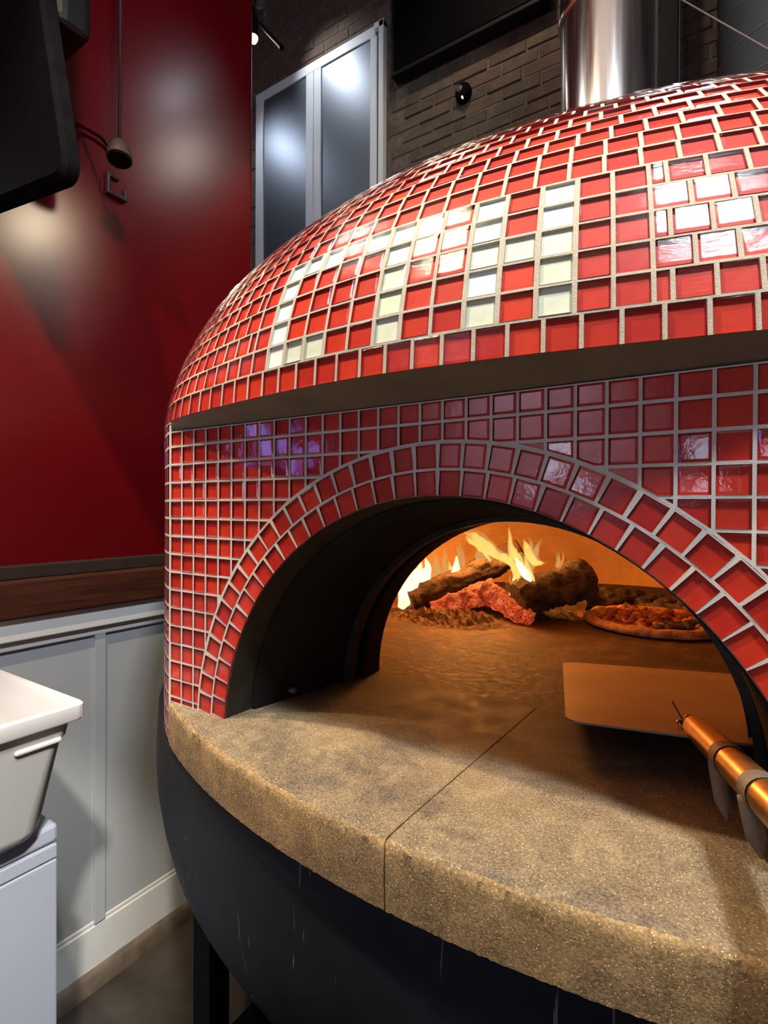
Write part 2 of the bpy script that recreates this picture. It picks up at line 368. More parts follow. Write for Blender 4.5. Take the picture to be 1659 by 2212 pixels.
def root_of(name, base):
    o = bpy.data.objects.new(name, None); COL.objects.link(o); o.location = M(*base); o['origin'] = tuple(base); o['kind'] = 'structure'
    return o

# ------------------------------------------------------------------ the room
mb = MB(); mb.box((-110, -240, FLOOR - 2), (170, 96, FLOOR))
structure(mb.build('floor', 'floor_concrete'), 'brown grey concrete floor with worn patches', 'floor')
mb = MB(); mb.box((-110, -240, 132), (170, 96, 135))
structure(mb.build('ceiling', 'ceiling_dark'), 'dark unlit ceiling high above the oven', 'ceiling')
WX = -33.5; WEND = 37.6
wl = root_of('wall_left', (WX, 0, FLOOR)); structure(wl, 'deep red glossy painted wall above the wainscot', 'wall')
mb = MB(); mb.box((WX - 5, -64, FLOOR), (WX, WEND, 132)); mb.build('painted_panel', 'red_wall_paint', wl, bevel=0.8, bseg=4)
mb = MB(); mb.box((WX, -64, -51.0), (WX + 0.5, WEND - 1, -17.0)); mb.build('wainscot_panel', 'wainscot_paint', wl)
for yb in [14.2 - 14.5 * k for k in range(0, 5)] + [28.7]:
    mb = MB(); mb.box((WX + 0.5, yb - 0.6, -51.0), (WX + 0.85, yb + 0.6, -17.4)); mb.build('batten', 'wainscot_paint', wl, bevel=0.06)
t1 = MB(); t1.box((WX, -64, -17.6), (WX + 1.5, WEND - 0.8, -15.35)); t1.box((WX, -64, -18.6), (WX + 0.9, WEND - 0.8, -17.55))
o = structure(t1.build('trim_1', 'cap_paint', bevel=0.12, base=(WX, 0, -17)), 'white wainscot cap moulding under the dark wood ledge', 'trim')
t2 = MB(); t2.box((WX, -64, -15.35), (WX + 2.2, WEND - 0.6, -11.6))
o = structure(t2.build('trim_2', 'dark_wood', bevel=0.25, base=(WX, 0, -13)), 'dark reddish wood ledge along the red wall', 'trim')
t3 = MB(); t3.box((WX, -64, -11.6), (WX + 1.0, WEND - 0.6, -10.2))
o = structure(t3.build('trim_3', 'ledge_lip', bevel=0.15, base=(WX, 0, -11)), 'thin black strip above the dark wood ledge', 'trim')
bb = root_of('baseboard_left', (WX, 0, FLOOR)); structure(bb, 'pale baseboard under the wainscot with a grimy lower edge', 'baseboard')
mb = MB(); mb.box((WX, -64, FLOOR), (WX + 0.7, WEND - 0.8, -51.2)); mb.build('board', 'cap_paint', bb, bevel=0.15)
mb = MB(); mb.box((WX, -64, -51.2), (WX + 0.6, WEND - 0.8, -50.7)); mb.build('bead', 'cap_paint', bb, bevel=0.1)
mb = MB(); mb.grid([[(WX + 0.65, y, FLOOR + 2.2), (WX + 0.95, y, FLOOR + 2.1), (WX + 1.25, y, FLOOR + 1.5), (WX + 1.35, y, FLOOR + 0.6), (WX + 1.35, y, FLOOR)] for y in (-64, WEND - 1)])
mb.build('cove', 'dirty_cove', bb, smooth=True)
# return of the red wall and the far left side, so the gap beyond its end is closed
mb = MB(); mb.box((-104, 30, FLOOR), (-100, 96, 132)); mb.box((-104, -240, FLOOR), (-100, -64, 132)); structure(mb.build('wall_far', 'mortar'), 'unlit side wall beyond the ends of the red wall', 'wall')
mb = MB(); mb.box((150, -240, FLOOR), (154, 96, 132)); structure(mb.build('wall_right', 'wainscot_paint'), 'plain pale wall on the right side of the room', 'wall')
# wall behind the camera with daylight windows (their light and reflections reach the oven tiles)
wf = root_of('wall_front', (0, -236, FLOOR)); structure(wf, 'front wall of the room with street windows', 'wall')
wins = [(-58, -32, 2, 20), (4, 30, 0, 17), (64, 96, 0, 20)]
mb = MB(); xs = -110
for (x0, x1, z0, z1) in wins:
    mb.box((xs, -238, FLOOR), (x0, -234, 132)); mb.box((x0, -238, FLOOR), (x1, -234, z0)); mb.box((x0, -238, z1), (x1, -234, 132)); xs = x1
mb.box((xs, -238, FLOOR), (170, -234, 132)); mb.build('masonry', 'front_paint', wf)
for k, (x0, x1, z0, z1) in enumerate(wins):
    r = root_of('window_%d' % (k + 2), ((x0 + x1) / 2, -236, z0)); structure(r, 'street window in the front wall', 'window')
    mb = MB(); mb.box((x0, -237, z0), (x1, -236.5, z1)); mb.build('pane', 'daylight_pane', r)
    mb = MB()
    for xx in (x0, (x0 + x1) / 2 - 1, x1 - 2): mb.box((xx, -236.5, z0), (xx + 2, -234.5, z1))
    for zz in (z0, z1 - 2): mb.box((x0, -236.5, zz), (x1, -234.5, zz + 2))
    mb.build('frame', 'window_white', r)

osn = thing('order_screen', 'glowing blue order screen on the red wall beside the counter', 'screen', (WX, -43, 1))
mb = MB(); mb.box((WX, -53, -1.5), (WX + 1.2, -33, 9.5)); mb.build('casing', 'black_plastic', osn, bevel=0.2)
for k in range(3):
    mb = MB(); mb.box((WX + 1.2, -51.5 + 6.4 * k, 2.0), (WX + 1.28, -48.4 + 6.4 * k, 6.8)); mb.build('panel', 'screen_blue', osn)
# brick wall behind the oven: each brick in view is a part
BY = 86.0
KB = (BY + 18.655) / 98.655
def kx(x): return 26.42 + (x - 26.42) * KB
def kz(z_): return -4.4 + (z_ + 4.4) * KB
wb = root_of('wall_back', (-20, BY, FLOOR)); structure(wb, 'dark weathered brick wall behind the oven', 'wall')
mb = MB(); mb.box((-104, BY + 0.35, FLOOR), (154, BY + 6, 132)); mb.build('mortar_bed', 'mortar', wb)
WIN = (kx(-77.6), kx(-37.4), kz(52.0), kz(102.2)); TVR = (kx(-34.4), kx(-1.6), kz(86.4), kz(106))
def hit(a, b): return a[0] < b[1] and a[1] > b[0] and a[2] < b[3] and a[3] > b[2]
def brick_box(mb, x0, x1, z0, z1, rnd):
    j = lambda q: rnd.uniform(-q, q)
    y0 = BY + 0.12 + j(0.14)
    b = [(x0 + j(.12), z0 + j(.10)), (x1 + j(.12), z0 + j(.10)), (x1 + j(.12), z1 + j(.10)), (x0 + j(.12), z1 + j(.10))]
    cx, cz = (x0 + x1) / 2, (z0 + z1) / 2
    f = [(cx + (x - cx) * 0.96, cz + (z - cz) * 0.88) for x, z in b]
    v = [(x, BY + 0.5, z) for x, z in b] + [(x, y0 + 0.15, z) for x, z in b] + [(x, y0 + j(.05), z) for x, z in f]
    fc = [(0, 1, 5, 4), (1, 2, 6, 5), (2, 3, 7, 6), (3, 0, 4, 7), (4, 5, 9, 8), (5, 6, 10, 9), (6, 7, 11, 10), (7, 4, 8, 11), (8, 9, 10, 11)]
    mb.add(v, fc, 0, rnd.random())
rb = random.Random(3); rest = MB(); nb = 0
z = FLOOR + 0.2; course = 0
while z < 129.5:
    x = -99.5 - (4.2 if course % 2 else 0)
    while x < 60:
        ln = 7.9 + rb.uniform(-0.3, 0.3); a = (x + 0.2, x + ln - 0.2, z + 0.18, z + 2.45)
        c = ((a[0] + a[1]) / 2, (a[2] + a[3]) / 2)
        hid = hit(a, (WIN[0] + .6, WIN[1] - .6, WIN[2], WIN[3] - .6))
        if not hid:
            d = M(c[0], BY, c[1]) - CPOS; dep = d.dot(CF)
            u = 829.5 + 1152.87 * d.dot(CR) / dep; vv = 1106 - 1152.87 * d.dot(CU) / dep
            seen = 470 < u < 1560 and -40 < vv < 640 - max(0, (u - 560)) * 0.52 + 60 and not hit(a, (TVR[0] + 3, TVR[1] - 3, TVR[2] + 2, 200)) and u < 1240 + 330 * (vv < 200)
            if seen and nb < 300:
                m1 = MB(); brick_box(m1, *a, rb); m1.build('brick', 'old_brick', wb); nb += 1
            else: brick_box(rest, *a, rb)
        x += ln
    z += 2.63; course += 1
o = rest.build('brick_field', 'old_brick', wb); o['kind'] = 'stuff'

# window in the brick wall
w1 = root_of('window_1', (-63, BY, 55)); structure(w1, 'tall white framed window with two dark frosted panes in the brick wall', 'window')
def frame_part(a, b, name='frame', m='window_white', bv=0.15):
    mb = MB(); mb.box((kx(a[0]), a[1] + BY - 80, kz(a[2])), (kx(b[0]), b[1] + BY - 80, kz(b[2]))); return mb.build(name, m, w1, bevel=bv)
frame_part((-77.3, 79.2, 52), (-74.6, 80.3, 102.2)); frame_part((-74.6, 79.2, 99.9), (-40.1, 80.3, 102.2))
frame_part((-60.2, 79.2, 52), (-57.9, 80.3, 99.9), 'mullion'); frame_part((-57.75, 79.2, 52), (-55.5, 80.3, 99.9), 'mullion')
frame_part((-41.4, 79.2, 52), (-39.7, 80.3, 99.9)); frame_part((-38.9, 78.7, 52), (-37.6, 80.3, 102.2), 'jamb')
frame_part((-40.1, 79.6, 52), (-38.6, 80.3, 101.0), 'gasket', 'window_gasket', 0)
frame_part((-40.1, 78.7, 100.9), (-37.6, 80.3, 102.2), 'head', 'window_white', 0)
frame_part((-75, 79.55, 52), (-60, 79.75, 100.2), 'pane', 'frosted_pane', 0); frame_part((-56, 79.55, 52), (-41, 79.75, 100.2), 'pane', 'frosted_pane', 0)
frame_part((-77.3, 78.6, 49.6), (-37.6, 80.3, 52), 'sill')

# ------------------------------------------------------------------ the pizza oven
CX, CY = 15.5, 36.0
oven = thing('pizza_oven', 'domed wood-fired oven clad in small glossy red glass tiles with pale mosaic letters', 'oven', (CX, CY, FLOOR))
ctrl = [(38.62, -0.8)] + [(38.6 * (1 - (zz / 21.0) ** 2.1) ** (1 / 2.1), zz) for zz in (0.45, 1.5, 2.6, 4.6, 6.7, 9.0, 11.5, 14.0, 16.3, 18.2, 19.6, 20.5, 20.9)] + [(0.0, 21.0)]
dense = []
for i in range(1, len(ctrl) - 1):
    p0, p1, p2 = ctrl[i - 1], ctrl[i], ctrl[i + 1]; p3 = ctrl[min(i + 2, len(ctrl) - 1)]
    for k in range(40):
        t = k / 40
        dense.append(tuple(0.5 * ((2 * p1[q]) + (-p0[q] + p2[q]) * t + (2 * p0[q] - 5 * p1[q] + 4 * p2[q] - p3[q]) * t * t + (-p0[q] + 3 * p1[q] - 3 * p2[q] + p3[q]) * t ** 3) for q in (0, 1)))
dense.append(ctrl[-1]); dense = np.array(dense)
arc = np.r_[0, np.cumsum(np.hypot(*np.diff(dense, axis=0).T))]
SMAX = arc[-1]
def prof(s):
    r = float(np.interp(s, arc, dense[:, 0])); zz = float(np.interp(s, arc, dense[:, 1]))
    e = 0.15; a, b = max(0, s - e), min(SMAX, s + e)
    dr = float(np.interp(b, arc, dense[:, 0]) - np.interp(a, arc, dense[:, 0])); dz = float(np.interp(b, arc, dense[:, 1]) - np.interp(a, arc, dense[:, 1]))
    L = math.hypot(dr, dz) or 1; return r, zz, dz / L, -dr / L
AZC = math.degrees(math.atan2(15.5, 36.0))      # where the flat face is cut from the round body
def swell(az, zz): return 0.6 * math.exp(-((abs(az) - AZC) / 7.0) ** 2) * (math.exp(-(zz / 3.5) ** 2) if zz > 0 else 1)
def dome_pt(az, s, h):
    r, zz, nr, nz = prof(s); r += swell(az, zz) + h * nr; a = math.radians(az)
    return (CX + r * math.sin(a), CY - r * math.cos(a), zz + h * nz)
def body_pt(az, zz, h):
    r = 38.6 + swell(az, zz) + h; a = math.radians(az); return (CX + r * math.sin(a), CY - r * math.cos(a), zz)
def face_pt(x, zz, h): return (x, -h, zz)

# polygons (convex, CCW seen from outside in the (u, v) layout)
def inset(poly, d):
    n = len(poly); out = list(poly)
    dd = d if isinstance(d, (list, tuple)) else [d] * n
    for i in range(n):
        a, b = poly[i], poly[(i + 1) % n]; ex, ey = b[0] - a[0], b[1] - a[1]; L = math.hypot(ex, ey)
        if L < 1e-9: continue
        nx, ny = -ey / L, ex / L; out = clip(out, (a[0] + nx * dd[i], a[1] + ny * dd[i]), (nx, ny))
        if len(out) < 3: return []
    return out
def clip(poly, p, n):
    out = []
    for i in range(len(poly)):
        a, b = poly[i], poly[(i + 1) % len(poly)]
        da = (a[0] - p[0]) * n[0] + (a[1] - p[1]) * n[1]; db = (b[0] - p[0]) * n[0] + (b[1] - p[1]) * n[1]
        if da >= 0: out.append(a)
        if (da >= 0) != (db >= 0):
            t = da / (da - db); out.append((a[0] + (b[0] - a[0]) * t, a[1] + (b[1] - a[1]) * t))
    return out
def area(poly): return 0.5 * sum(poly[i][0] * poly[(i + 1) % len(poly)][1] - poly[(i + 1) % len(poly)][0] * poly[i][1] for i in range(len(poly)))
def ring_faces(P, Q):
    """triangulates the band between convex polygon P and the convex polygon Q inside it"""
    n, m = len(P), len(Q); c = (sum(q[0] for q in Q) / m, sum(q[1] for q in Q) / m)
    ang = lambda p: math.atan2(p[1] - c[1], p[0] - c[0])
    i0 = min(range(n), key=lambda i: ang(P[i])); j0 = min(range(m), key=lambda j: ang(Q[j])); fs = []; i = j = 0
    while i < n or j < m:
        pa = ang(P[(i0 + i + 1) % n]) + (2 * PI if i0 + i + 1 >= n + i0 and i < n else 0) if i < n else 9e9
        qa = ang(Q[(j0 + j + 1) % m]) + (2 * PI if j + 1 >= m else 0) if j < m else 9e9
        if i < n and i + 1 >= n: pa = ang(P[i0]) + 2 * PI
        if pa <= qa: fs.append(('P', (i0 + i) % n, (i0 + i + 1) % n, (j0 + j) % m)); i += 1
        else: fs.append(('Q', (j0 + j) % m, (j0 + j + 1) % m, (i0 + i) % n)); j += 1
    return fs
DEPTH, RISE, BEV = 0.10, 0.05, 0.085
def grout_cell(mb, P, Q, fn):
    if not Q:
        mb.add([fn(u, v, 0) for u, v in P], [tuple(range(len(P)))]); return
    vs = [fn(u, v, 0) for u, v in P] + [fn(u, v, 0) for u, v in Q]; n = len(P); fc = []
    for k, a, b, c in ring_faces(P, Q): fc.append((a, b, n + c) if k == 'P' else (n + b, n + a, c))
    mb.add(vs, fc)
def tile_cell(mb, Q, fn, cream, tint, dh=0.0):
    R_ = inset(Q, BEV * min(1.0, math.sqrt(max(area(Q), 1e-4)) / 0.8))
    if len(R_) != len(Q): R_ = Q
    n = len(Q); a = [fn(u, v, -DEPTH) for u, v in Q]; b = [fn(u, v, 0.0 + dh) for u, v in Q]; wob = (rt.uniform(-.02, .02), rt.uniform(-.02, .02)); um = sum(q[0] for q in Q) / n; vm = sum(q[1] for q in Q) / n; us = max(q[0] for q in Q) - min(q[0] for q in Q) or 1; vs = max(q[1] for q in Q) - min(q[1] for q in Q) or 1
    c = [fn(u, v, RISE + dh + wob[0] * (u - um) / us + wob[1] * (v - vm) / vs) for u, v in R_]
    fc = [tuple(range(n))]; mi = [0]
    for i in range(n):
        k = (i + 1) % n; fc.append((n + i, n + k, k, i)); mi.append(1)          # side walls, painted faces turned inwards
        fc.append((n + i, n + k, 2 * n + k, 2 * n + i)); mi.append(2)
    fc.append(tuple(2 * n + i for i in range(n))); mi.append(2)
    mb.add(a + b + c, fc, mi, tint)
FM_RED = ['tile_red', 'tile_red_edge', 'face_tile_glass']; TM_RED = ['tile_red', 'tile_red_edge', 'tile_glass']; TM_CREAM = ['tile_cream', 'tile_cream_edge', 'tile_glass']
rt = random.Random(11)

# --- dome rows
def pix_area(pts):
    q = []
    for p in pts:
        d = M(*p) - CPOS; dep = d.dot(CF)
        if dep <= 0.01: return 0
        q.append((829.5 + 1152.87 * d.dot(CR) / dep, 1106 - 1152.87 * d.dot(CU) / dep))
    if not any(-20 < x < 1680 and -20 < y < 2230 for x, y in q): return 0
    return -area([(x, y) for x, y in q])
ROW = [0.0, 1.10] + [1.10 + 1.045 * k for k in range(1, 60)]
LET = {5: '11101110101', 4: '10000100101', 3: '10000100111', 2: '10000100101', 1: '11100100101'}
BRIGHT = {(5, c) for c in range(11)} | {(r, 0) for r in range(1, 6)} | {(4, 8), (4, 10), (2, 8)}  # whiter letter tiles, the lighting gradient put into their tint
LW = 1.755; LA = -8.97
cells = []      # (u0, u1, v0, v1, kind, tint, letter)
RED_AZ = 145
for k in range(len(ROW) - 1):
    s0, s1 = ROW[k], ROW[k + 1]
    if s1 > SMAX - 4.9: break
    rm = prof((s0 + s1) / 2)[0]; pa = math.degrees(1.09 / rm)
    if 1 <= k <= 5:
        edges = [LA - 1.62] + [LA + LW * i for i in range(12)] + [LA + LW * 11 + 1.6, LA + LW * 11 + 3.2]
        for i in range(len(edges) - 1):
            ch = LET[k][i - 1] if 1 <= i <= 11 else '0'
            cells.append((edges[i], edges[i + 1], s0, s1, ch == '1', rt.random() if ch == '0' else (0.85 + 0.15 * rt.random() if (k, i - 1) in BRIGHT else 0.05 + 0.3 * rt.random()), ch == '1'))
        off = (0.45 if k % 2 else 1.0) * pa; pos = edges[-1]; first = True
        while pos < RED_AZ:
            wd = off if first else pa; cells.append((pos, pos + wd, s0, s1, False, rt.random(), False)); pos += wd; first = False
        off = (1.0 if k % 2 else 0.5) * pa; pos = edges[0]; first = True
        while pos > -RED_AZ:
            wd = off if first else pa; cells.append((pos - wd, pos, s0, s1, False, rt.random(), False)); pos -= wd; first = False
    else:
        if k == 0: pa = 1.655
        pos = -RED_AZ + (pa / 2 if k % 2 else 0) + (0.06 if k == 0 else 0) + 0.31 * k
        while pos < RED_AZ: cells.append((pos, pos + pa, s0, s1, False, rt.random(), False)); pos += pa
pic = []
for c in cells:
    u0, u1, v0, v1 = c[:4]; rm = prof((v0 + v1) / 2)[0]; deg = math.degrees(1 / rm)
    gu = (0.10 if c[6] else 0.07) * deg; gu = min(gu, 0.25 * (u1 - u0)); gv = 0.052
    gb = 0.0 if v0 == 0 else gv
    Q = [(u0 + gu, v0 + gb), (u1 - gu, v0 + gb), (u1 - gu, v1 - gv), (u0 + gu, v1 - gv)]
    n3 = [dome_pt(u, v, 0) for u, v in Q]; pic.append((pix_area(n3), c, Q))
order = sorted(range(len(pic)), key=lambda i: pic[i][0])      # camera-facing quads have negative area -> largest first when negated
facing = sorted([i for i in range(len(pic)) if pic[i][0] > 0], key=lambda i: -pic[i][0])
if len(facing) < 100: facing = [i for i in order if pic[i][0] < 0]
chosen = set(facing[:300 - 0])
gm = MB(); stuff_red = MB()
for i, (a_, c, Q) in enumerate(pic):
    u0, u1, v0, v1 = c[:4]
    grout_cell(gm, [(u0, v0), (u1, v0), (u1, v1), (u0, v1)], Q, dome_pt)
    dh = rt.uniform(-0.012, 0.02)
    if c[4] or i in chosen:
        m1 = MB(); tile_cell(m1, Q, dome_pt, c[4], c[5], dh)
        o = m1.build('letter_tile' if c[4] else 'dome_tile', TM_CREAM if c[4] else TM_RED, oven)
        if c[4]: o['label'] = 'cream glass tile in a mosaic letter'
    else: tile_cell(stuff_red, Q, dome_pt, False, c[5], dh)
o = stuff_red.build('dome_tile_field', TM_RED, oven); o['kind'] = 'stuff'
gm.build('dome_grout', 'grout', oven)
# shell below the tiles
sh = MB()
sh.grid([[dome_pt(az, s, -DEPTH - 0.03) for az in np.linspace(-180, 180, 181)] for s in np.linspace(0, SMAX, 60)])
sh.build('dome_shell', 'grout', oven, smooth=True)
# --- round body below the dome, left and right of the flat face
bm_ = MB(); bg = MB(); zr = [0.42, -0.15] + [-k for k in range(1, 19)]; zr[-1] = -17.6
for sgn in (-1, 1):
    for i in range(len(zr) - 1):
        z1, z0 = zr[i], zr[i + 1]; az = AZC
        while az < 140:
            pa = math.degrees(1.06 / 39.0); a0, a1 = (az, az + pa) if sgn > 0 else (-az - pa, -az)
            P = [(a0, z0), (a1, z0), (a1, z1), (a0, z1)]; gu = 0.06 / 38.8 * 57.3
            Q = [(a0 + gu, z0 + .065), (a1 - gu, z0 + .065), (a1 - gu, z1 - .065), (a0 + gu, z1 - .065)] if z1 - z0 > 0.3 else []
            grout_cell(bg, P, Q, body_pt)
            if Q: tile_cell(bm_, Q, body_pt, False, rt.random())
            az += pa
o = bm_.build('body_tile_field', FM_RED, oven); o['kind'] = 'stuff'
bg.build('body_grout', 'face_grout', oven)
sh = MB()
for sgn in (-1, 1):
    sh.grid([[body_pt(sgn * az, zz, -DEPTH - 0.03) for az in np.linspace(AZC, 180, 80)] for zz in (0.6, -17.7)], flip=sgn < 0)
sh.build('body_shell', 'grout', oven, smooth=True)
# --- flat face with the arched opening
ACX, ACZ, AR0, AR1, AR2 = 16.8, -16.2, 12.33, 13.34, 14.38
HZ = -15.35
zlines = [-0.15] + [-k for k in range(1, 16)] + [HZ]
fg = MB(); nface = 0
for cxi in range(0, 31):
    for i in range(len(zlines) - 1):
        z1, z0 = zlines[i], zlines[i + 1]
        P = [(cxi, z0), (cxi + 1, z0), (cxi + 1, z1), (cxi, z1)]
        dx, dz = cxi + .5 - ACX, (z0 + z1) / 2 - ACZ; d = math.hypot(dx, dz); n = (dx / d, dz / d)
        far = max(math.hypot(p[0] - ACX, p[1] - ACZ) for p in P); near = min(math.hypot(p[0] - ACX, p[1] - ACZ) for p in P)
        if far < AR2: continue
        Pc, Qc = P, None
        g = 0.058
        Q = inset(P, g) if z1 - z0 > 0.25 else inset(P, 0.05)
        if near < AR2 + 0.1:
            Pc = clip(P, (ACX + n[0] * AR2, ACZ + n[1] * AR2), n)
            Q = clip(Q, (ACX + n[0] * (AR2 + 0.10), ACZ + n[1] * (AR2 + 0.10)), n) if Q else []
        if len(Pc) < 3 or area(Pc) < 0.002: continue
        if len(Q) < 3 or area(Q) < 0.02: Q = []
        grout_cell(fg, Pc, Q, face_pt)
        if Q:
            m1 = MB(); tile_cell(m1, Q, face_pt, False, rt.random(), rt.uniform(-.012, .02)); m1.build('face_tile', FM_RED, oven); nface += 1
# arch rings
t0 = lambda r: math.asin((HZ - ACZ) / r)
for r0, r1, pit, ph in ((AR0, AR1, 1.025, 0.0), (AR1, AR2, 1.045, 0.3)):
    a0 = t0((r0 + r1) / 2); tot = PI - 2 * a0; nt = round(tot * (r0 + r1) / 2 / pit)
    for k in range(nt):
        b0 = PI - a0 - tot * k / nt; b1 = PI - a0 - tot * (k + 1) / nt
        pol = lambda r, b: (ACX + r * math.cos(b), ACZ + r * math.sin(b))
        P = [pol(r0, b1), pol(r1, b1), pol(r1, b0), pol(r0, b0)]
        if area(P) < 0: P = P[::-1]
        bm2 = (b0 + b1) / 2; wv = 0.445 + rt.uniform(-.015, .015); e = (math.cos(bm2), math.sin(bm2)); t_ = (-e[1], e[0])
        lo, hi = r0 + (0.0 if r0 == AR0 else 0.055), r1 - 0.055
        tw = rt.uniform(-0.02, 0.02)
        Q = [(ACX + e[0] * r + t_[0] * (sg * wv + tw * (r - r0)), ACZ + e[1] * r + t_[1] * (sg * wv + tw * (r - r0))) for r, sg in ((lo, -1), (hi, -1), (hi, 1), (lo, 1))]
        if area(Q) < 0: Q = Q[::-1]
        grout_cell(fg, P, Q, face_pt)
        m1 = MB(); tile_cell(m1, Q, face_pt, False, rt.random(), rt.uniform(-.012, .02)); m1.build('arch_tile', FM_RED, oven)
fg.build('face_grout', 'face_grout', oven)
# backing of the face (thin slab round the opening)
mb = MB(); N = 72; inner = []; outer = []
for k in range(N + 1):
    b = t0(AR0) + (PI - 2 * t0(AR0)) * k / N; c_, s_ = math.cos(b), math.sin(b)
    inner.append((ACX + AR0 * c_, DEPTH + .03, max(HZ, ACZ + AR0 * s_)))
    tx = ((31 - ACX) / c_ if c_ > 1e-6 else ((0 - ACX) / c_ if c_ < -1e-6 else 9e9)); tz = (-0.15 - ACZ) / s_
    r = min(tx, tz); outer.append((ACX + r * c_, DEPTH + .03, max(HZ, ACZ + r * s_)))
mb.grid([outer, inner]); mb.build('face_backing', 'grout', oven)
# corner strips closing the joint between flat face and round body
mb = MB(); mb.box((-0.07, -0.04, -17.6), (0.03, 0.3, 0.2)); mb.box((30.97, -0.04, -17.6), (31.07, 0.3, 0.2)); mb.build('corner_bead', 'face_grout', oven)
# soffit under the dome lip
mb = MB(); rows = [[], [], []]
for az in np.linspace(-AZC - 0.5, AZC + 0.5, 70):
    p = dome_pt(az, 0.0, -0.02); x = min(31, max(0, p[0])); jit = 0.06 * mnoise.noise(Vector((p[0] * 1.7, 3, 0)))
    rows[0].append((p[0], p[1], p[2] + 0.0)); rows[1].append(((p[0] + x) / 2, p[1] * 0.5, p[2] * 0.45 - 0.02 + jit)); rows[2].append((x, 0.2, -0.15))
mb.grid(rows); mb.build('soffit', 'soffit_plaster', oven, smooth=True)

# --- mouth: masonry jamb, steel funnel, flange and inner arch
def arch_row(y, r, cx, cz, n=48):
    a = math.asin(max(-1, min(1, (HZ - cz) / r))); return [(cx + r * math.cos(b), y, cz + r * math.sin(b)) for b in np.linspace(PI - a, a, n)]
mb = MB(); mb.grid([arch_row(-0.02, AR0 + .02, ACX, ACZ), arch_row(0.9, AR0 - 0.05, ACX, ACZ), arch_row(1.75, AR0 - .1, ACX, ACZ)]); mb.build('jamb', 'jamb_soot', oven, smooth=True)
mb = MB(); mb.grid([arch_row(1.75, 12.2, ACX, ACZ), arch_row(1.85, 12.0, ACX, ACZ), arch_row(8.3, 10.95, 16.85, -15.7)]); mb.build('funnel', 'sooty_steel', oven, smooth=True)
mb = MB(); mb.grid([arch_row(8.3, 10.95, 16.85, -15.7), arch_row(8.3, 10.55, 16.85, -15.6), arch_row(8.95, 10.5, 16.87, -15.55), arch_row(9.0, 10.85, 16.87, -15.55), arch_row(9.7, 10.85, 16.9, -15.4)])
mb.build('flange', 'jamb_soot', oven, smooth='auto')
mb = MB(); mb.grid([arch_row(9.7, 10.9, 16.9, -15.4), arch_row(9.7, 10.3, 16.9, -15.25), arch_row(11.4, 10.3, 16.9, -15.25), arch_row(11.5, 12, 16.9, -15.25)]); mb.build('mouth_ring', 'sooty_steel', oven, smooth='auto')
for (x, y) in ((6.02, 3.6), (5.75, 8.6)):
    mb = MB(); mb.tube([(x - 0.25, y, -14.6), (x + 0.12, y, -14.6)], 0.16, 8); mb.build('bolt', 'bezel_grey', oven, smooth=True)
# --- cooking chamber
KX, KY, KR = 16.5, 38.2, 27.6
mb = MB(); NA, NZ = 96, 26; ch = [(KR, HZ), (KR, HZ + 2)] + [(KR * math.cos(a), HZ + 2 + 12.5 * math.sin(a)) for a in np.linspace(0.04, PI / 2, NZ)]
pts = [[(KX + r * math.cos(2 * PI * k / NA), KY + r * math.sin(2 * PI * k / NA), zz) for k in range(NA)] for r, zz in ch]
for i in range(len(pts) - 1):
    for k in range(NA):
        q = [pts[i][k], pts[i][(k + 1) % NA], pts[i + 1][(k + 1) % NA], pts[i + 1][k]]
        m_ = [sum(c[j] for c in q) / 4 for j in range(3)]
        if m_[1] < 19 and abs(m_[0] - 16.9) < 12.5 and m_[2] < -3.2: continue
        mb.add(q, [(3, 2, 1, 0)])
mb.build('chamber_wall', 'chamber_plaster', oven, smooth=True)
mb = MB(); circ = []
for k in range(120):
    a = 2 * PI * k / 120; xx, yy = KX + (KR + .3) * math.cos(a), KY + (KR + .3) * math.sin(a); circ.append((xx, 10.6 if yy < 16 and abs(xx - 16.9) < 14 else yy, HZ))
mb.add(circ + [(x, y, HZ - 2) for x, y, _ in circ], [tuple(range(120))] + [(k, 120 + k, 120 + (k + 1) % 120, (k + 1) % 120)[::-1] for k in range(120)])
mb.build('chamber_floor', 'chamber_floor', oven)
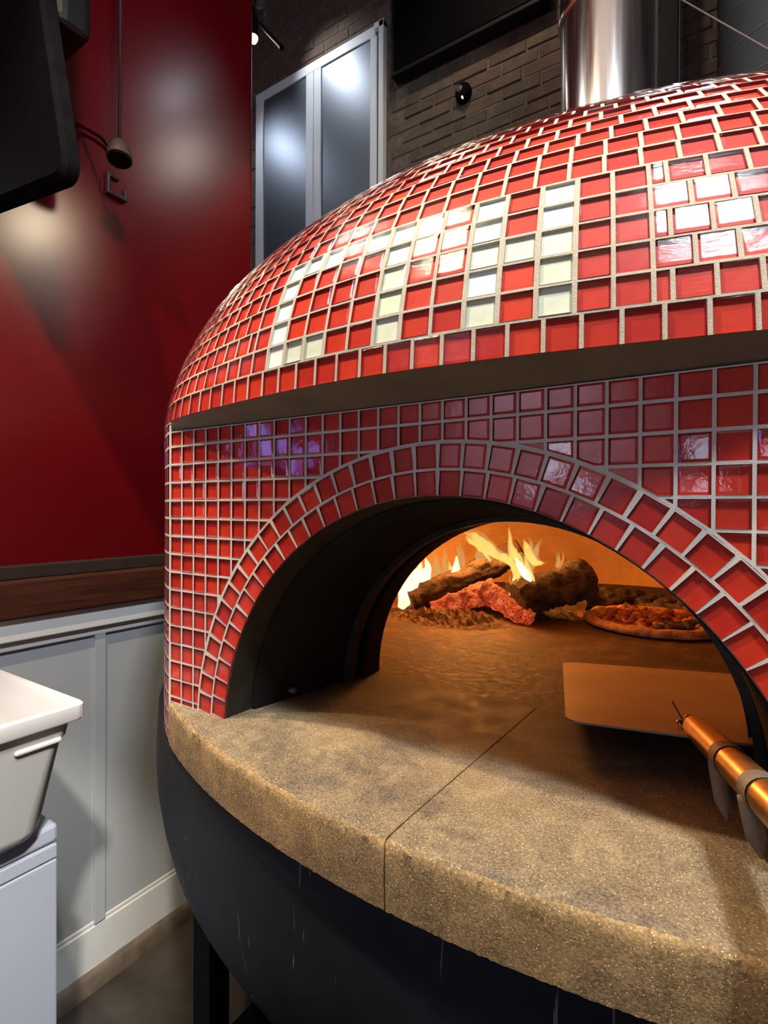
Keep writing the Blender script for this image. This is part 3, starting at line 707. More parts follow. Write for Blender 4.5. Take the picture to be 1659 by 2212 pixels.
# --- hearth slabs with a worn crumbly rim
HCX, HCY, HR = 17.6, 38.8, 42.74
def slab(x0, x1, backx0, backx1, seed):
    rr = random.Random(seed); n = 150; mb = MB(); cols = []
    for k in range(n + 1):
        x = x0 + (x1 - x0) * k / n
        base = HCY - math.sqrt(HR ** 2 - (x - HCX) ** 2)
        nx, ny = (x - HCX) / HR, (base - HCY) / HR
        j = lambda a: rr.uniform(-a, a)
        cols.append([(x - nx * d + j(q) * nx, base - ny * d + j(q) * ny, HZ + zz + j(q)) for d, zz, q in ((1.6, 0, 0.0), (0.55, 0.0, .012), (0.16, -0.02, .03), (0.04, -0.13, .035), (0.02, -0.45, .03), (0.0, -1.0, .015), (0.02, -1.7, .015), (0.06, -2.35, .015))])
    rows = list(map(list, zip(*cols))); mb.grid(rows, mi=1, flip=True); o_ = len(mb.v)
    for q in range(len(mb.mi)):
        if q < n * 2: mb.mi[q] = 0
    # top surface, a grid running from the rim to the mouth
    ny_ = 40; top = []
    for i in range(ny_ + 1):
        t = i / ny_; row = []
        for k in range(n + 1):
            p = rows[0][k]; bx = backx0 + (backx1 - backx0) * k / n; row.append((p[0] + (bx - p[0]) * t, p[1] + (10.6 - p[1]) * t, HZ))
        top.append(row)
    mb.grid(top, mi=0, flip=True)
    # seam sides
    for k, fl in ((0, False), (n, True)):
        r = [rows[i][k] for i in range(len(rows))]; b = [(top[-1][k][0], 10.6, HZ), (top[-1][k][0], 10.6, HZ - 2.3)]
        f = list(range(len(r))) + [len(r) + 1, len(r)]
        mb.add(r + b, [tuple(f) if fl else tuple(f)[::-1]], 1)
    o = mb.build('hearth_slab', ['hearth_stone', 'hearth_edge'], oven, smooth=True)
    o.data.set_sharp_from_angle(angle=0.9); return o
slab(0.12, 16.90, 1.0, 17.50, 5); slab(16.97, 35.2, 17.56, 33.5, 6)
mb = MB(); mb.box((16.6, -3.2, -17.5), (17.8, 10.4, -15.75)); mb.build('slab_joint', 'jamb_soot', oven)
# --- black steel base and legs
mb = MB()
pr = [(30, -17.72), (40.15, -17.74), (40.4, -18.2), (40.48, -20), (40.5, -22), (40.42, -23.2), (40.12, -25.0), (39.8, -26.3), (39.4, -27.1), (38.8, -27.7), (37.8, -28.1), (10, -28.3)]
n = 128
def bc(zz): t = max(0, min(1, (-19 - zz) / 2.5)); return 16.0, 37.2
mb.grid([[(bc(zz)[0] + r * math.cos(2 * PI * k / n), bc(zz)[1] + r * math.sin(2 * PI * k / n), zz) for k in range(n)] for r, zz in pr], True, flip=True)
mb.build('base_drum', 'base_black', oven, smooth=True)
for (lx, ly) in ((-7.8, 9.3), (40.5, 9.3), (-10.0, 58.0), (42.0, 58.0)):
    mb = MB(); mb.box((lx - 1.0, ly - 1.0, FLOOR), (lx + 1.0, ly + 1.0, -27.0)); mb.build('leg', 'black_metal', oven, bevel=0.12)
bx = thing('storage_box', 'black lidded box standing on the floor under the oven', 'box', (10, 6, FLOOR))
mb = MB(); mb.box((-6.0, -10, FLOOR), (26, 12.3, -46.0)); mb.build('body', 'black_metal', bx, bevel=0.3)
mb = MB(); mb.box((-6.3, -10.4, -46.0), (26.4, 12.65, -45.0)); mb.build('lid', 'black_plastic', bx, bevel=0.25)

# ------------------------------------------------------------------ fire
def to_px(p): return p
logr = random.Random(4)
def log(label, a, b, r0, r1, mat, endmat='burnt_end', bumps=0.22, seed=1):
    a, b = Vector(a), Vector(b); mid = (a + b) / 2; base = (a.x, a.y, HZ)
    root = thing('log', label, 'log', base, 'logs burning in the oven')
    mb = MB(); n, m = 36, 46; ax = (b - a).normalized(); up = ax.orthogonal().normalized(); sd = ax.cross(up); rows = []
    for i in range(m + 1):
        t = i / m; p = a.lerp(b, t); row = []
        for k in range(n):
            an = 2 * PI * k / n; d = up * math.cos(an) + sd * math.sin(an)
            nn = mnoise.fractal(Vector((math.cos(an) * 1.3, math.sin(an) * 1.3, t * 4 + seed * 7.3)), 0.8, 2.0, 4)
            r = (r0 + (r1 - r0) * t) * (1 + bumps * nn + 0.10 * mnoise.fractal(Vector((math.cos(an) * 5, math.sin(an) * 5, t * 16 + seed)), 0.8, 2.0, 3)); row.append(p + d * r)
        rows.append(row)
    mb.grid(rows, True); mb.build('bark', mat, root, smooth=True)
    for ring, sgn in ((rows[0], -1), (rows[-1], 1)):
        mb = MB(); c = sum((Vector(q) for q in ring), Vector()) / n + ax * sgn * 0.05
        inn = [c.lerp(Vector(q), 0.55) + ax * sgn * 0.04 for q in ring]
        o0 = list(ring) + inn + [c]; fc = []
        for k in range(n):
            k2 = (k + 1) % n; f1 = (k, k2, n + k2, n + k); f2 = (n + k, n + k2, 2 * n)
            fc += [f1[::-1], f2[::-1]] if sgn < 0 else [f1, f2]
        mb.add(o0, fc); mb.build('cut_end', endmat, root)
    return root
log('long bark-covered log rising from the left end of the fire with a pale charred tip', (-2.45, 31.0, -14.2), (5.3, 38.0, -10.3), 1.35, 1.25, 'charred_bark', seed=1)
log('thick ash-grey log at the right of the flames, its near end black', (9.0, 31.6, -13.3), (14.2, 37.6, -11.4), 1.75, 1.9, 'ashy_wood', 'charred_bark', 0.30, 2)
log('dark log lying behind the flames at the back of the fire', (-2.6, 41.5, -13.9), (5.4, 44.0, -9.2), 1.5, 1.4, 'charred_bark', 'charred_bark', 0.25, 3)
log('glowing orange ember log in front of the bark-covered log', (0.3, 31.0, -15.0), (6.0, 34.2, -12.8), 0.85, 1.25, 'ember', 'ember', 0.35, 4)
log('glowing orange ember log slanting down to the right under the ash-grey log', (5.4, 33.4, -12.9), (10.6, 31.0, -14.7), 1.2, 0.75, 'ember', 'ember', 0.35, 5)
log('charred collapsing log trailing to the right behind the pizza', (12.5, 43.0, -14.3), (20.0, 48.5, -14.6), 1.4, 0.9, 'charred_bark', 'charred_bark', 0.5, 6)
def heap(name, label, cx, cy, rx, ry, hgt, mat, seed, cat='ash', n=46):
    mb = MB(); rows = []
    for i in range(n + 1):
        row = []
        for k in range(n + 1):
            u, v = i / n * 2 - 1, k / n * 2 - 1; q = max(0, 1 - (u * u + v * v))
            nn = 0.5 + 0.9 * mnoise.fractal(Vector((u * 6 + seed, v * 6, seed)), 0.7, 2.0, 5)
            row.append((cx + u * rx, cy + v * ry, HZ - 0.06 + hgt * q ** 0.8 * max(0, nn)))
        rows.append(row)
    mb.grid(rows, flip=True); o = mb.build(name, mat, base=(cx, cy, HZ)); tag(o, label, cat, kind='stuff'); return o
heap('ash_pile', 'brown ash and crumbs spread in front of the glowing logs', 3.0, 29.5, 6.5, 4.5, 1.1, 'ash', 3)
heap('ash_pile', 'long low heap of ash running right behind the pizza', 19.0, 47.0, 9.5, 4.0, 1.5, 'ash', 9)
heap('ash_pile', 'dark ash under the logs at the heart of the fire', 5.0, 37.0, 9.0, 5.5, 1.6, 'charred_bark', 14)
# loose coals glowing right of the fire
for k, (x, y, r, lb) in enumerate([(12.6, 37.6, .34, 'glowing coal under the front end of the ash-grey log'), (15.8, 41.2, .38, 'glowing coal nearest to the pizza, left of its edge'), (13.6, 38.2, .30, 'smallest glowing coal between the ash-grey log and the pizza')]):
    bm = bmesh.new(); bmesh.ops.create_icosphere(bm, subdivisions=2, radius=r)
    for v_ in bm.verts: v_.co *= 1 + 0.35 * mnoise.noise(v_.co * 3 + Vector((k, 0, 0)))
    mb = MB(); mb.add([(v_.co.x + x, v_.co.y + y, v_.co.z + HZ + r * .8) for v_ in bm.verts], [tuple(v_.index for v_ in f.verts) for f in bm.faces]); bm.free()
    tag(mb.build('coal', 'ember', base=(x, y, HZ)), lb, 'coal', 'loose glowing coals')
fire = thing('fire', 'yellow and white flames licking over the logs inside the oven', 'fire', (5, 33, HZ))
FL = [('flame_white', [(-3.54, 31.0, -15.2, 0.5), (-2.85, 31.0, -13.95, 1.2), (-2.17, 31.0, -12.4, 0.99), (-1.5, 31.0, -10.96, 0.49), (-1.06, 31.0, -9.85, 0.1)]),
('flame_white', [(-2.16, 32.0, -12.91, 0.5), (-1.31, 32.0, -11.69, 0.9), (-0.75, 32.0, -10.66, 0.5), (-1.21, 32.0, -9.69, 0.1)]),
('flame_white', [(1.19, 34.0, -11.6, 0.5), (1.57, 34.0, -10.84, 0.55), (1.62, 34.0, -9.48, 0.08)]),
('flame_yellow', [(8.11, 34.0, -10.13, 0.33), (7.13, 34.0, -9.52, 0.53), (5.78, 34.0, -8.97, 0.63), (4.75, 34.0, -8.05, 0.63), (3.7, 34.0, -7.36, 0.54), (2.36, 34.0, -6.91, 0.1)]),
('flame_yellow', [(5.13, 35.0, -9.91, 0.15), (4.18, 35.0, -8.87, 0.3), (3.0, 35.0, -7.92, 0.35), (2.13, 35.0, -7.45, 0.1)]),
('flame_yellow', [(7.81, 33.0, -13.31, 0.23), (8.38, 33.0, -11.87, 0.42), (8.65, 33.0, -10.6, 0.56), (8.45, 33.0, -9.37, 0.65), (8.06, 33.0, -8.1, 0.4), (7.91, 33.0, -6.25, 0.07)]),
('flame_yellow', [(11.22, 33.0, -9.62, 0.18), (10.45, 33.0, -9.49, 0.4), (9.8, 33.0, -8.75, 0.55), (9.66, 33.0, -8.03, 0.4), (9.38, 33.0, -7.31, 0.07)]),
('flame_white', [(10.46, 32.0, -11.32, 0.13), (10.0, 32.0, -10.77, 0.5), (9.41, 32.0, -9.87, 0.46), (8.89, 32.0, -9.13, 0.14)]),
('flame_faint', [(12.32, 34.0, -10.04, 0.3), (12.45, 34.0, -9.4, 0.28), (12.31, 34.0, -8.51, 0.04)]),
('flame_white', [(8.08, 32.0, -13.51, 0.18), (8.54, 32.0, -12.65, 0.36), (8.63, 32.0, -11.73, 0.22), (8.81, 32.0, -10.95, 0.07)]),
('flame_faint', [(-0.92, 36.0, -12.08, 0.5), (-0.7, 36.0, -10.85, 0.4), (-0.94, 36.0, -8.6, 0.05)]),
('flame_faint', [(0.9, 36.0, -11.6, 0.5), (1.3, 36.0, -10.2, 0.45), (0.9, 36.0, -7.9, 0.05)]),
('flame_faint', [(2.7, 36.5, -10.9, 0.6), (3.2, 36.5, -9.6, 0.5), (2.9, 36.5, -7.6, 0.05)]),
('flame_faint', [(-1.9, 35.5, -13.0, 0.7), (-1.6, 35.5, -11.0, 0.6), (-2.2, 35.5, -9.4, 0.05)]),
('flame_faint', [(4.0, 36.5, -10.6, 0.5), (3.8, 36.5, -9.6, 0.6), (4.6, 36.5, -8.4, 0.1)]),
('flame_yellow', [(0.2, 35.2, -12.2, 0.4), (0.5, 35.2, -11.4, 0.4), (0.1, 35.2, -10.2, 0.06)]),
('flame_faint', [(9.3, 34.5, -10.5, 0.8), (9.9, 34.5, -9.0, 0.6), (10.6, 34.5, -7.6, 0.05)]),
('flame_yellow', [(7.79, 33.0, -9.73, 0.4), (8.73, 33.0, -8.99, 0.35), (9.4, 33.0, -9.96, 0.14)])]
frnd = random.Random(21); FLX = []
for mat, pts in FL:
    FLX.append((mat, pts, 1.0))
    for q in range(2):      # thin wisps beside each tongue
        dx, dz, sc = frnd.uniform(-.7, .7), frnd.uniform(-.25, .7), frnd.uniform(.35, .6)
        FLX.append(('flame_yellow' if mat == 'flame_white' and q else 'flame_faint', [(x + dx * (.4 + .6 * i / len(pts)), y + frnd.uniform(.1, .6), z_ + dz * (i / len(pts)), r * sc) for i, (x, y, z_, r) in enumerate(pts)], 1.0))
for mat, pts, _k in FLX:
    P = np.array(pts); k = np.linspace(0, len(P) - 1, len(P) * 8); idx = np.arange(len(P))
    try_ = []
    for q in range(4):
        c = P[:, q]; tg = np.gradient(c); i0 = np.minimum(k.astype(int), len(P) - 2); t = k - i0
        try_.append((2 * t ** 3 - 3 * t ** 2 + 1) * c[i0] + (t ** 3 - 2 * t ** 2 + t) * tg[i0] + (-2 * t ** 3 + 3 * t ** 2) * c[i0 + 1] + (t ** 3 - t ** 2) * tg[i0 + 1])
    C = np.array(try_).T; rows = []; n = 14
    for i in range(len(C)):
        p = Vector(C[i, :3]); wv = 0.16 * min(1, i / 8); p = p + Vector((wv * mnoise.noise(p * 1.1 + Vector((3, 0, 0))), 0, wv * mnoise.noise(p * 1.1)))
        tn = Vector(C[min(i + 1, len(C) - 1), :3] - C[max(i - 1, 0), :3]).normalized(); sd = tn.cross(Vector((-.5, .84, 0))).normalized(); fw = sd.cross(tn)
        r = max(0.02, C[i, 3]) * 0.85 * (1 + 0.25 * mnoise.noise(p * 1.6))
        rows.append([p + sd * r * math.cos(a) + fw * r * 0.55 * math.sin(a) for a in [2 * PI * j / n for j in range(n)]])
    mb = MB(); mb.grid(rows, True); o = mb.build('flame', mat, fire, smooth=True)
    al = o.data.attributes.new('along', 'FLOAT', 'POINT'); al.data.foreach_set('value', [i / (len(rows) - 1) for i in range(len(rows)) for _ in range(n)])

# ------------------------------------------------------------------ pizza
PX, PY, PR = 20.5, 37.5, 6.2
pz = thing('pizza', 'round pizza with browned crust and red toppings on the oven floor', 'pizza', (PX, PY, HZ))
mb = MB(); n = 72; rp = []
for r, zz in ((0.0, .05), (0.9, .02), (1.0, .25), (1.01, .55), (.97, .85), (.90, .92), (.84, .75), (.80, .58), (0.4, .55), (0.0, .55)):
    rp.append([(PX + PR * r * math.cos(a) * (1 + .02 * mnoise.noise(Vector((math.cos(a) * 2, math.sin(a) * 2, 0)))), PY + PR * r * math.sin(a), HZ + zz * (1 + (.28 * mnoise.noise(Vector((math.cos(a) * 4, math.sin(a) * 4, 3))) if r > .7 else 0))) for a in [2 * PI * k / n for k in range(n)]])
mb.grid(rp, True, flip=True); mb.build('crust', 'crust', pz, smooth=True)
mb = MB(); rp = [[(PX + PR * r * math.cos(a), PY + PR * r * math.sin(a), HZ + .62 + .16 * mnoise.noise(Vector((r * 5 * math.cos(a), r * 5 * math.sin(a), 1)))) for a in [2 * PI * k / n for k in range(n)]] for r in np.linspace(0.86, 0.01, 14)]
mb.grid(rp, True); mb.build('sauce_layer', 'sauce', pz, smooth=True)
rp_ = random.Random(8); blob = []
for s_ in range(4):
    bm = bmesh.new(); bmesh.ops.create_icosphere(bm, subdivisions=2, radius=1)
    blob.append(([tuple(v_.co * (1 + .4 * mnoise.noise(v_.co * 1.6 + Vector((s_ * 5, 0, 0))))) for v_ in bm.verts], [tuple(v_.index for v_ in f.verts) for f in bm.faces])); bm.free()
for k in range(110):
    a, r = rp_.uniform(0, 2 * PI), PR * 0.84 * math.sqrt(rp_.random()); x, y = PX + r * math.cos(a), PY + r * math.sin(a)
    kind = 'char' if (x > PX + 0.8 and y < PY - 0.5 and rp_.random() < .8) else rp_.choice(['sausage', 'sausage', 'ham'])
    sx, sy, sz = rp_.uniform(.25, .55), rp_.uniform(.25, .6), rp_.uniform(.18, .36)
    if kind == 'char': sx *= 1.5; sz *= 1.1
    if kind == 'ham': sx *= 1.6; sz *= .8
    v_, f_ = rp_.choice(blob); ca, sa = math.cos(a * 3), math.sin(a * 3)
    mb = MB(); mb.add([(x + (p[0] * sx * ca - p[1] * sy * sa), y + (p[0] * sx * sa + p[1] * sy * ca), HZ + .78 + p[2] * sz * 1.25) for p in v_], f_)
    mb.build({'char': 'charred_leaf', 'sausage': 'sausage_piece', 'ham': 'ham_slice'}[kind], 'topping_' + kind, pz, smooth=True)

# ------------------------------------------------------------------ pizza peel
pl = thing('pizza_peel', 'wide flat metal pizza peel with a taped round handle resting in the oven mouth', 'peel', (24, 9, HZ))
NL, NR, FLc, FR = Vector((20.0, 7.03, -14.35)), Vector((27.75, 8.9, -14.35)), Vector((16.6, 19.7, -15.15)), Vector((27.1, 23.2, -15.15))
def blade_pt(u, v): a = NL.lerp(NR, u); b = FLc.lerp(FR, u); return a.lerp(b, v)
outl = []
def corner(cu, cv, su, sv, a0):
    ru, rv = 0.09, 0.055
    for k in range(7):
        a = a0 + PI / 2 * k / 6; outl.append((cu + su * ru + ru * math.cos(a), cv + sv * rv + rv * math.sin(a)))
corner(0, 0, 1, 1, PI); corner(1, 0, -1, 1, 1.5 * PI); corner(1, 1, -1, -1, 0); corner(0, 1, 1, -1, PI / 2)
top = [blade_pt(u, v) for u, v in outl]; n = len(top)
mb = MB(); mb.add([tuple(p + Vector((0, 0, .05))) for p in top] + [tuple(p - Vector((0, 0, .05))) for p in top], [tuple(range(n)), tuple(range(2 * n - 1, n - 1, -1))] + [(k, n + k, n + (k + 1) % n, (k + 1) % n) for k in range(n)])
mb.build('blade', 'peel_steel', pl)
hA, hB = Vector((25.05, 8.9, -13.95)), Vector((27.33, -1.0, -12.15)); hd = (hB - hA).normalized()
mb = MB(); hp = [hA + hd * 0.75, hA + hd * 0.85, hA + hd * 1.3, hA + hd * 3, hA + hd * 8, hB, hB + hd * 7]
mb.tube(hp, [0.40, 0.50, 0.52, 0.53, 0.53, 0.53, 0.53], 20); mb.build('handle', 'peel_handle', pl, smooth='auto')
for (du, dv) in ((24.83, 10.41), (24.55, 9.45), (25.5, 9.95)):
    p = Vector((du, dv, -14.28)); mb = MB()
    mb.lathe([(0.17, p.z + .03), (0.16, p.z + .12), (0.09, p.z + .17), (0.005, p.z + .18)], (p.x, p.y), 12); mb.build('rivet', 'rivet_steel', pl, smooth=True)
p = hA + hd * 0.8 + Vector((-.42, 0, .05)); mb = MB(); mb.tube([p, p + Vector((-.55, .85, .62))], 0.035, 6); mb.build('wire', 'rivet_steel', pl)
def tape(dist, width, tail):
    c = hA + hd * dist; mb = MB(); up = Vector((0, 0, 1)); sd = hd.cross(up).normalized(); up = sd.cross(hd)
    rows = []
    for q in (-width / 2, width / 2):
        rows.append([c + hd * q + (sd * math.cos(a) + up * math.sin(a)) * (0.56 + 0.012 * math.sin(3 * a)) for a in np.linspace(0, 2 * PI, 25)])
    mb.grid(rows); ts = mb.build('strap', 'strap_tape', pl, smooth=True)
    side = -sd if (-sd).dot(CR) < 0 else sd; mb = MB(); rows = []
    wv = (Vector((CR.x, CR.y, 0)) * 0.8 + hd * 0.25).normalized() * width * 0.34
    for k in range(10):
        t = k / 9; p = c + side * 0.5 + Vector((0, 0, -0.1)) + wv * 0.45 + Vector((0.06 * math.sin(t * 3), 0, -tail * t)) + wv * 1.2 * t * t
        ww = wv * (1 - 0.1 * t) if k < 7 else wv * (0.93 - 0.28 * (k - 6))
        rows.append([p - ww, p + CF * -.03, p + ww])
    mb.grid(rows); o = mb.build('strap_tail', 'strap_tape', ts, smooth=True); so = o.modifiers.new('solid', 'SOLIDIFY'); so.thickness = 0.03 * S
tape(6.4, 0.8, 2.0); tape(10.0, 0.8, 1.7)

# ------------------------------------------------------------------ chimney, post, duct, cable
chm = thing('chimney_pipe', 'polished steel chimney pipe rising from the top of the oven dome', 'chimney', (16.1, 36.9, 20.9))
mb = MB(); mb.lathe([(4.35, 20.7), (4.35, 131.5)], (16.1, 36.9), 64); mb.build('pipe', 'polished_steel', chm, smooth=True)
mb = MB(); mb.lathe([(4.36, 43.2), (4.62, 43.25), (4.68, 43.6), (4.62, 44.0), (4.5, 44.3), (4.5, 46), (4.36, 46.1)], (16.1, 36.9), 64); mb.build('joint_band', 'polished_steel', chm, smooth='auto')
ps = thing('steel_post', 'dark square post standing right behind the polished chimney', 'post', (16.7, 83.2, FLOOR))
mb = MB(); mb.box((12.0, 82.4, FLOOR), (18.6, 84.4, 131.8)); mb.build('column', 'black_metal', ps, bevel=0.2)
mb = MB(); mb.box((18.6, 82.6, FLOOR), (18.78, 83.0, 131.8)); mb.build('edge_strip', 'bezel_grey', ps)
DX, DY, DR = 30.2, 60.0, 5.6
du = thing('spiral_duct', 'dark grey spiral ventilation duct at the right behind the oven', 'duct', (DX, DY, 19))
mb = MB(); mb.lathe([(DR - .3, 19), (DR, 19), (DR, 131.8)], (DX, DY), 64); mb.build('pipe', 'duct_grey', du, smooth=True)
mb = MB(); pts = []
for k in range(0, 1500):
    a = k * 0.2; zz = 19 + a / (2 * PI) * 4.6
    if zz > 131: break
    pts.append((DX + (DR + .02) * math.cos(a), DY + (DR + .02) * math.sin(a), zz))
mb.tube(pts, 0.11, 6); mb.build('seam', 'duct_seam', du, smooth=True)
mb = MB(); mb.tube([(10, 52, 70.5), (19.7, 52, 56.4), (30, 50, 43.0), (52, 46, 20)], 0.10, 8)
tag(mb.build('cable', 'cable_brown', base=(30, 50, 43), smooth=True), 'thin brown cable crossing in front of the grey duct', 'cable')
# ------------------------------------------------------------------ television and camera on the brick wall
tv = thing('wall_television', 'large black television mounted high on the brick wall', 'television', (-18, BY, 92))
mb = MB(); mb.box((kx(-34.4), BY - 3.4, kz(86.6)), (kx(-1.4), BY - .3, 131)); mb.build('casing', 'bezel_dark', tv, bevel=0.2)
mb = MB(); mb.box((kx(-33.6), BY - 3.6, kz(87.5)), (kx(-2.0), BY - 3.3, 130)); mb.build('screen', 'black_screen', tv)
wc = thing('wall_sensor', 'small round black device with a bright dot on the brick wall', 'sensor', (kx(-18.9), BY - .4, kz(78.6)))
mb = MB(); rows = [[(kx(-18.9) + r * math.cos(a), BY - .1 - d, kz(78.6) + 1.15 * r * math.sin(a)) for a in [2 * PI * k / 28 for k in range(28)]] for r, d in ((1.75, 0), (1.75, .7), (1.5, 1.3), (0.9, 1.6), (0.05, 1.65))]
mb.grid(rows, True, flip=True); mb.build('housing', 'black_plastic', wc, smooth='auto')
mb = MB(); rows = [[(kx(-19.3) + r * math.cos(a), BY - 1.5 - d, kz(78.9) + r * math.sin(a)) for a in [2 * PI * k / 20 for k in range(20)]] for r, d in ((.8, 0), (.75, .25), (.4, .4), (.02, .42))]
mb.grid(rows, True, flip=True); mb.build('lens_ring', 'bezel_grey', wc, smooth=True)
mb = MB(); mb.box((kx(-18.85), BY - 1.8, kz(76.9)), (kx(-18.55), BY - 1.2, kz(77.25))); mb.build('indicator', 'led_white', wc, bevel=0.08)
# ------------------------------------------------------------------ track light at the end of the red wall
tk = thing('track_light', 'black track light with a lit bulb at the end of the red wall', 'lamp', (-52.3, 55, 94))
mb = MB(); mb.tube([(-52.4, 55, 92.6), (-52.35, 55, 87.4)], [0.95, 1.05], 20); mb.build('shade', 'black_metal', tk, smooth='auto')
mb = MB(); mb.lathe([(0.02, 86.3), (.6, 86.5), (.88, 87.0), (.9, 87.5)], (-52.35, 55), 20); mb.build('bulb', 'bulb_glow', tk, smooth=True)
mb = MB(); mb.tube([(-53.2, 55, 92.4), (-45.6, 55, 82.9), (-44.7, 55, 81.8)], [0.35, 0.4, 0.55], 10); mb.build('arm', 'black_metal', tk, smooth='auto')
mb = MB(); mb.tube([(-50.3, 55, 91.2), (-50.1, 55, 94.6)], [1.1, .9], 16); mb.build('canopy', 'bezel_grey', tk, smooth='auto')
mb = MB(); mb.tube([(-51.3, 55, 92.5), (-51.3, 55, 131.9)], 0.4, 8); mb.build('stem', 'black_metal', tk)
lamp('track_light_beam', 'SPOT', (-66, 70, 119), 16, (0.93, 0.97, 1.0), 1.6, (-57, 86, 104), 70, 0.9)
lamp('track_light_pool', 'POINT', (-52.35, 55, 85.6), 1.2, WARM, 0.6)
# ------------------------------------------------------------------ monitor and pendant fitting at upper left
mo = thing('hanging_monitor', 'large black screen with a rounded corner hanging at the upper left', 'monitor', (-28, 5, 22))
def rounded(x0, x1, z0, z1, r, y, lean=0.0):
    o = []
    for cx, cz, a0 in ((x1 - r, z0 + r, -PI / 2), (x1 - r, z1 - r, 0), (x0 + r, z1 - r, PI / 2), (x0 + r, z0 + r, PI)):
        for k in range(9): a = a0 + PI / 2 * k / 8; xx, zz = cx + r * math.cos(a), cz + r * math.sin(a); o.append((xx - lean * (zz - z0), y + lean * .0 * (zz - z0), zz))
    return o
skew = lambda L: [(x, y, zz + 1.0 - 0.13 * (x + 17)) for x, y, zz in L]
f0 = skew(rounded(-50, -17.0, 20.4, 46, 1.8, 3.1, 0.27)); f1 = skew(rounded(-49.6, -17.4, 20.9, 45.5, 1.6, 2.7, 0.27)); f2 = skew(rounded(-50, -17.0, 20.4, 46, 1.8, 4.0, 0.27))
rot_ = lambda L, s: [(x, y, zz + s * (x + 17) * -0.0) for x, y, zz in L]
n = len(f0); mb = MB(); mb.grid([f2, f0, f1], True, flip=False); mb.f.append(tuple(range(n))[::1]); mb.mi.append(0); mb.tint.append(.5); mb.build('casing', 'black_plastic', mo)
mb = MB(); mb.add(f1, [tuple(range(n))]); mb.build('screen', 'black_screen', mo)
mb = MB(); mb.box((-32, 4.0, 36.5), (-21.0, 7.0, 60)); mb.box((-31.5, 4.4, 58), (-25, 6.8, 131.9)); mb.build('mount', 'black_metal', mo, bevel=0.8, bseg=3)
pd = thing('pendant_fitting', 'small dark cylinder hanging from a thin rod with a chrome arm', 'lamp', (-25.4, 12, 30))
mb = MB(); mb.tube([(-25.0, 12, 131.9), (-25.4, 12, 31.8)], 0.17, 8); mb.build('rod', 'grey_rod', pd, smooth=True)
mb = MB(); mb.tube([(-25.9, 12, 32.5), (-25.6, 12, 31.9), (-25.45, 12, 31.2), (-25.3, 11.9, 30.5)], [0.6, 1.0, 1.15, 1.2], 20); mb.build('head', 'grey_rod', pd, smooth='auto')
mb = MB(); mb.tube([(-25.3, 11.9, 30.52), (-25.28, 11.88, 30.4)], [1.08, 1.0], 20); mb.build('opening', 'black_plastic', pd)
mb = MB(); mb.tube([(-34, 12, 37.6), (-31.0, 12, 35.6), (-28.6, 12, 33.9), (-26.8, 12, 32.0)], 0.2, 8); mb.build('arm', 'chrome_arm', pd, smooth=True)
mb = MB(); mb.tube([(-33.4, 12.3, 36.4), (-30.6, 12.3, 34.6), (-28.5, 12.3, 33.0), (-27.2, 12.3, 31.4)], 0.22, 8); mb.build('arm', 'chrome_arm', pd, smooth=True)
ck = thing('wall_bracket', 'small dark metal bracket on the red wall below the hanging cylinder', 'bracket', (-33.3, 16.2, 32.4))
def yz(px, y0, z0): return (WX + px, y0, z0)
mb = MB(); mb.box((WX, 15.0, 31.2), (WX + 0.2, 17.4, 33.6)); mb.build('plate', 'red_wall_paint', ck, bevel=.1)
mb = MB(); mb.box((WX + .15, 15.0, 31.2), (WX + .7, 15.35, 33.6)); mb.box((WX + .15, 15.3, 31.2), (WX + .7, 17.4, 31.6)); mb.box((WX + .15, 15.3, 33.2), (WX + .6, 16.5, 33.6)); mb.box((WX + .15, 17.1, 31.2), (WX + .6, 17.4, 32.6)); mb.build('lip', 'grey_rod', ck, bevel=.12)
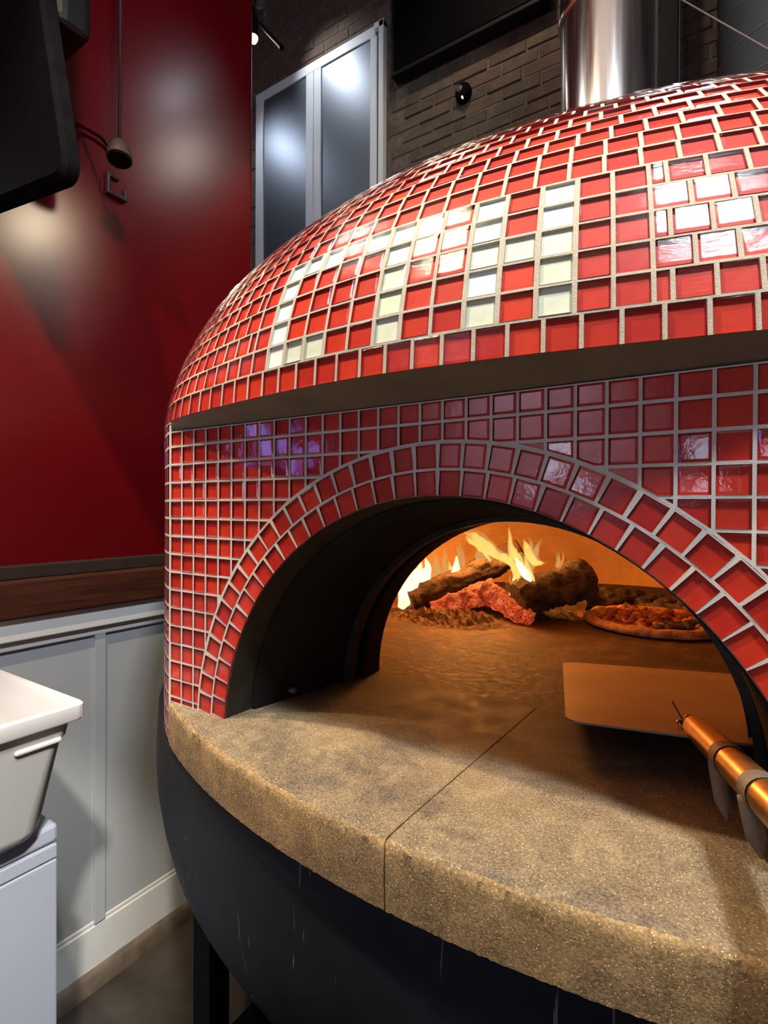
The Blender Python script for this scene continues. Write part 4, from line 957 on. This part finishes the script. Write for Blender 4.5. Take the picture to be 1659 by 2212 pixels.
# ------------------------------------------------------------------ white tub on the chest
ch = thing('white_chest', 'white chest cabinet with a seamed lid standing under the tub', 'cabinet', (-26, -8, FLOOR))
mb = MB(); mb.box((-38 + 5.5, -24, FLOOR + 1), (-14.4, 0.9, -29.92)); mb.build('body', 'chest_white', ch, bevel=0.12)
mb = MB(); mb.box((-32.3, -23.8, -30.07), (-14.7, 0.7, -29.82)); mb.box((-32.3, -23.8, -28.87), (-14.7, 0.7, -28.67)); mb.build('seal', 'chest_seam', ch)
mb = MB(); mb.box((-32.5, -24, -29.82), (-14.4, 0.9, -28.82)); mb.build('band', 'chest_white', ch, bevel=0.1)
mb = MB(); mb.box((-32.5, -24, -28.72), (-14.5, 1.0, -27.42)); mb.build('lid', 'chest_white', ch, bevel=0.25)
tb = thing('storage_tub', 'white plastic storage tub with a rolled rim on top of the chest', 'tub', (-22, -7, -27.4))
def rr(x0, x1, y0, y1, r, zz, n=7):
    o = []
    for cx, cy, a0 in ((x1 - r, y0 + r, -PI / 2), (x1 - r, y1 - r, 0), (x0 + r, y1 - r, PI / 2), (x0 + r, y0 + r, PI)):
        for k in range(n): a = a0 + PI / 2 * k / (n - 1); o.append((cx + r * math.cos(a), cy + r * math.sin(a), zz))
    return o
TX0, TX1, TY0, TY1 = -32.0, -11.3, -15.5, 1.35
def ins(d, zz, r): return rr(TX0 + d, TX1 - d, TY0 + d, TY1 - d, r, zz)
mb = MB()
mb.grid([ins(0.62, -18.1, .5), ins(0.12, -18.0, .55), ins(0, -18.12, .6), ins(0.0, -19.0, .6), ins(0.10, -19.15, .6), ins(0.55, -19.1, .6), ins(0.62, -19.2, .7), ins(0.75, -20.2, .8), ins(0.95, -20.6, 1.0), ins(1.75, -26.4, 1.5), ins(2.0, -27.0, 1.6), ins(2.6, -27.38, 1.8), ins(6, -27.4, 1.8)], True, flip=True)
mb.grid([ins(0.62, -18.1, .5), ins(0.8, -18.5, .6), ins(1.1, -20.6, 1.0), ins(1.9, -26.1, 1.5), ins(2.8, -27.05, 1.8), ins(6, -27.1, 1.8)], True)
bo = ins(6, -27.4, 1.8); bi = ins(6, -27.1, 1.8); mb.add(bo, [tuple(range(len(bo)))[::-1]]); mb.add(bi, [tuple(range(len(bi)))])
mb.build('body', 'tub_plastic', tb, smooth='auto')
mb = MB(); mb.box((TX1 - 1.25, TY1 - 4.2, -20.55), (TX1 - .62, TY1 - 1.3, -20.15)); mb.build('rib', 'tub_plastic', tb, bevel=0.18, bseg=3)
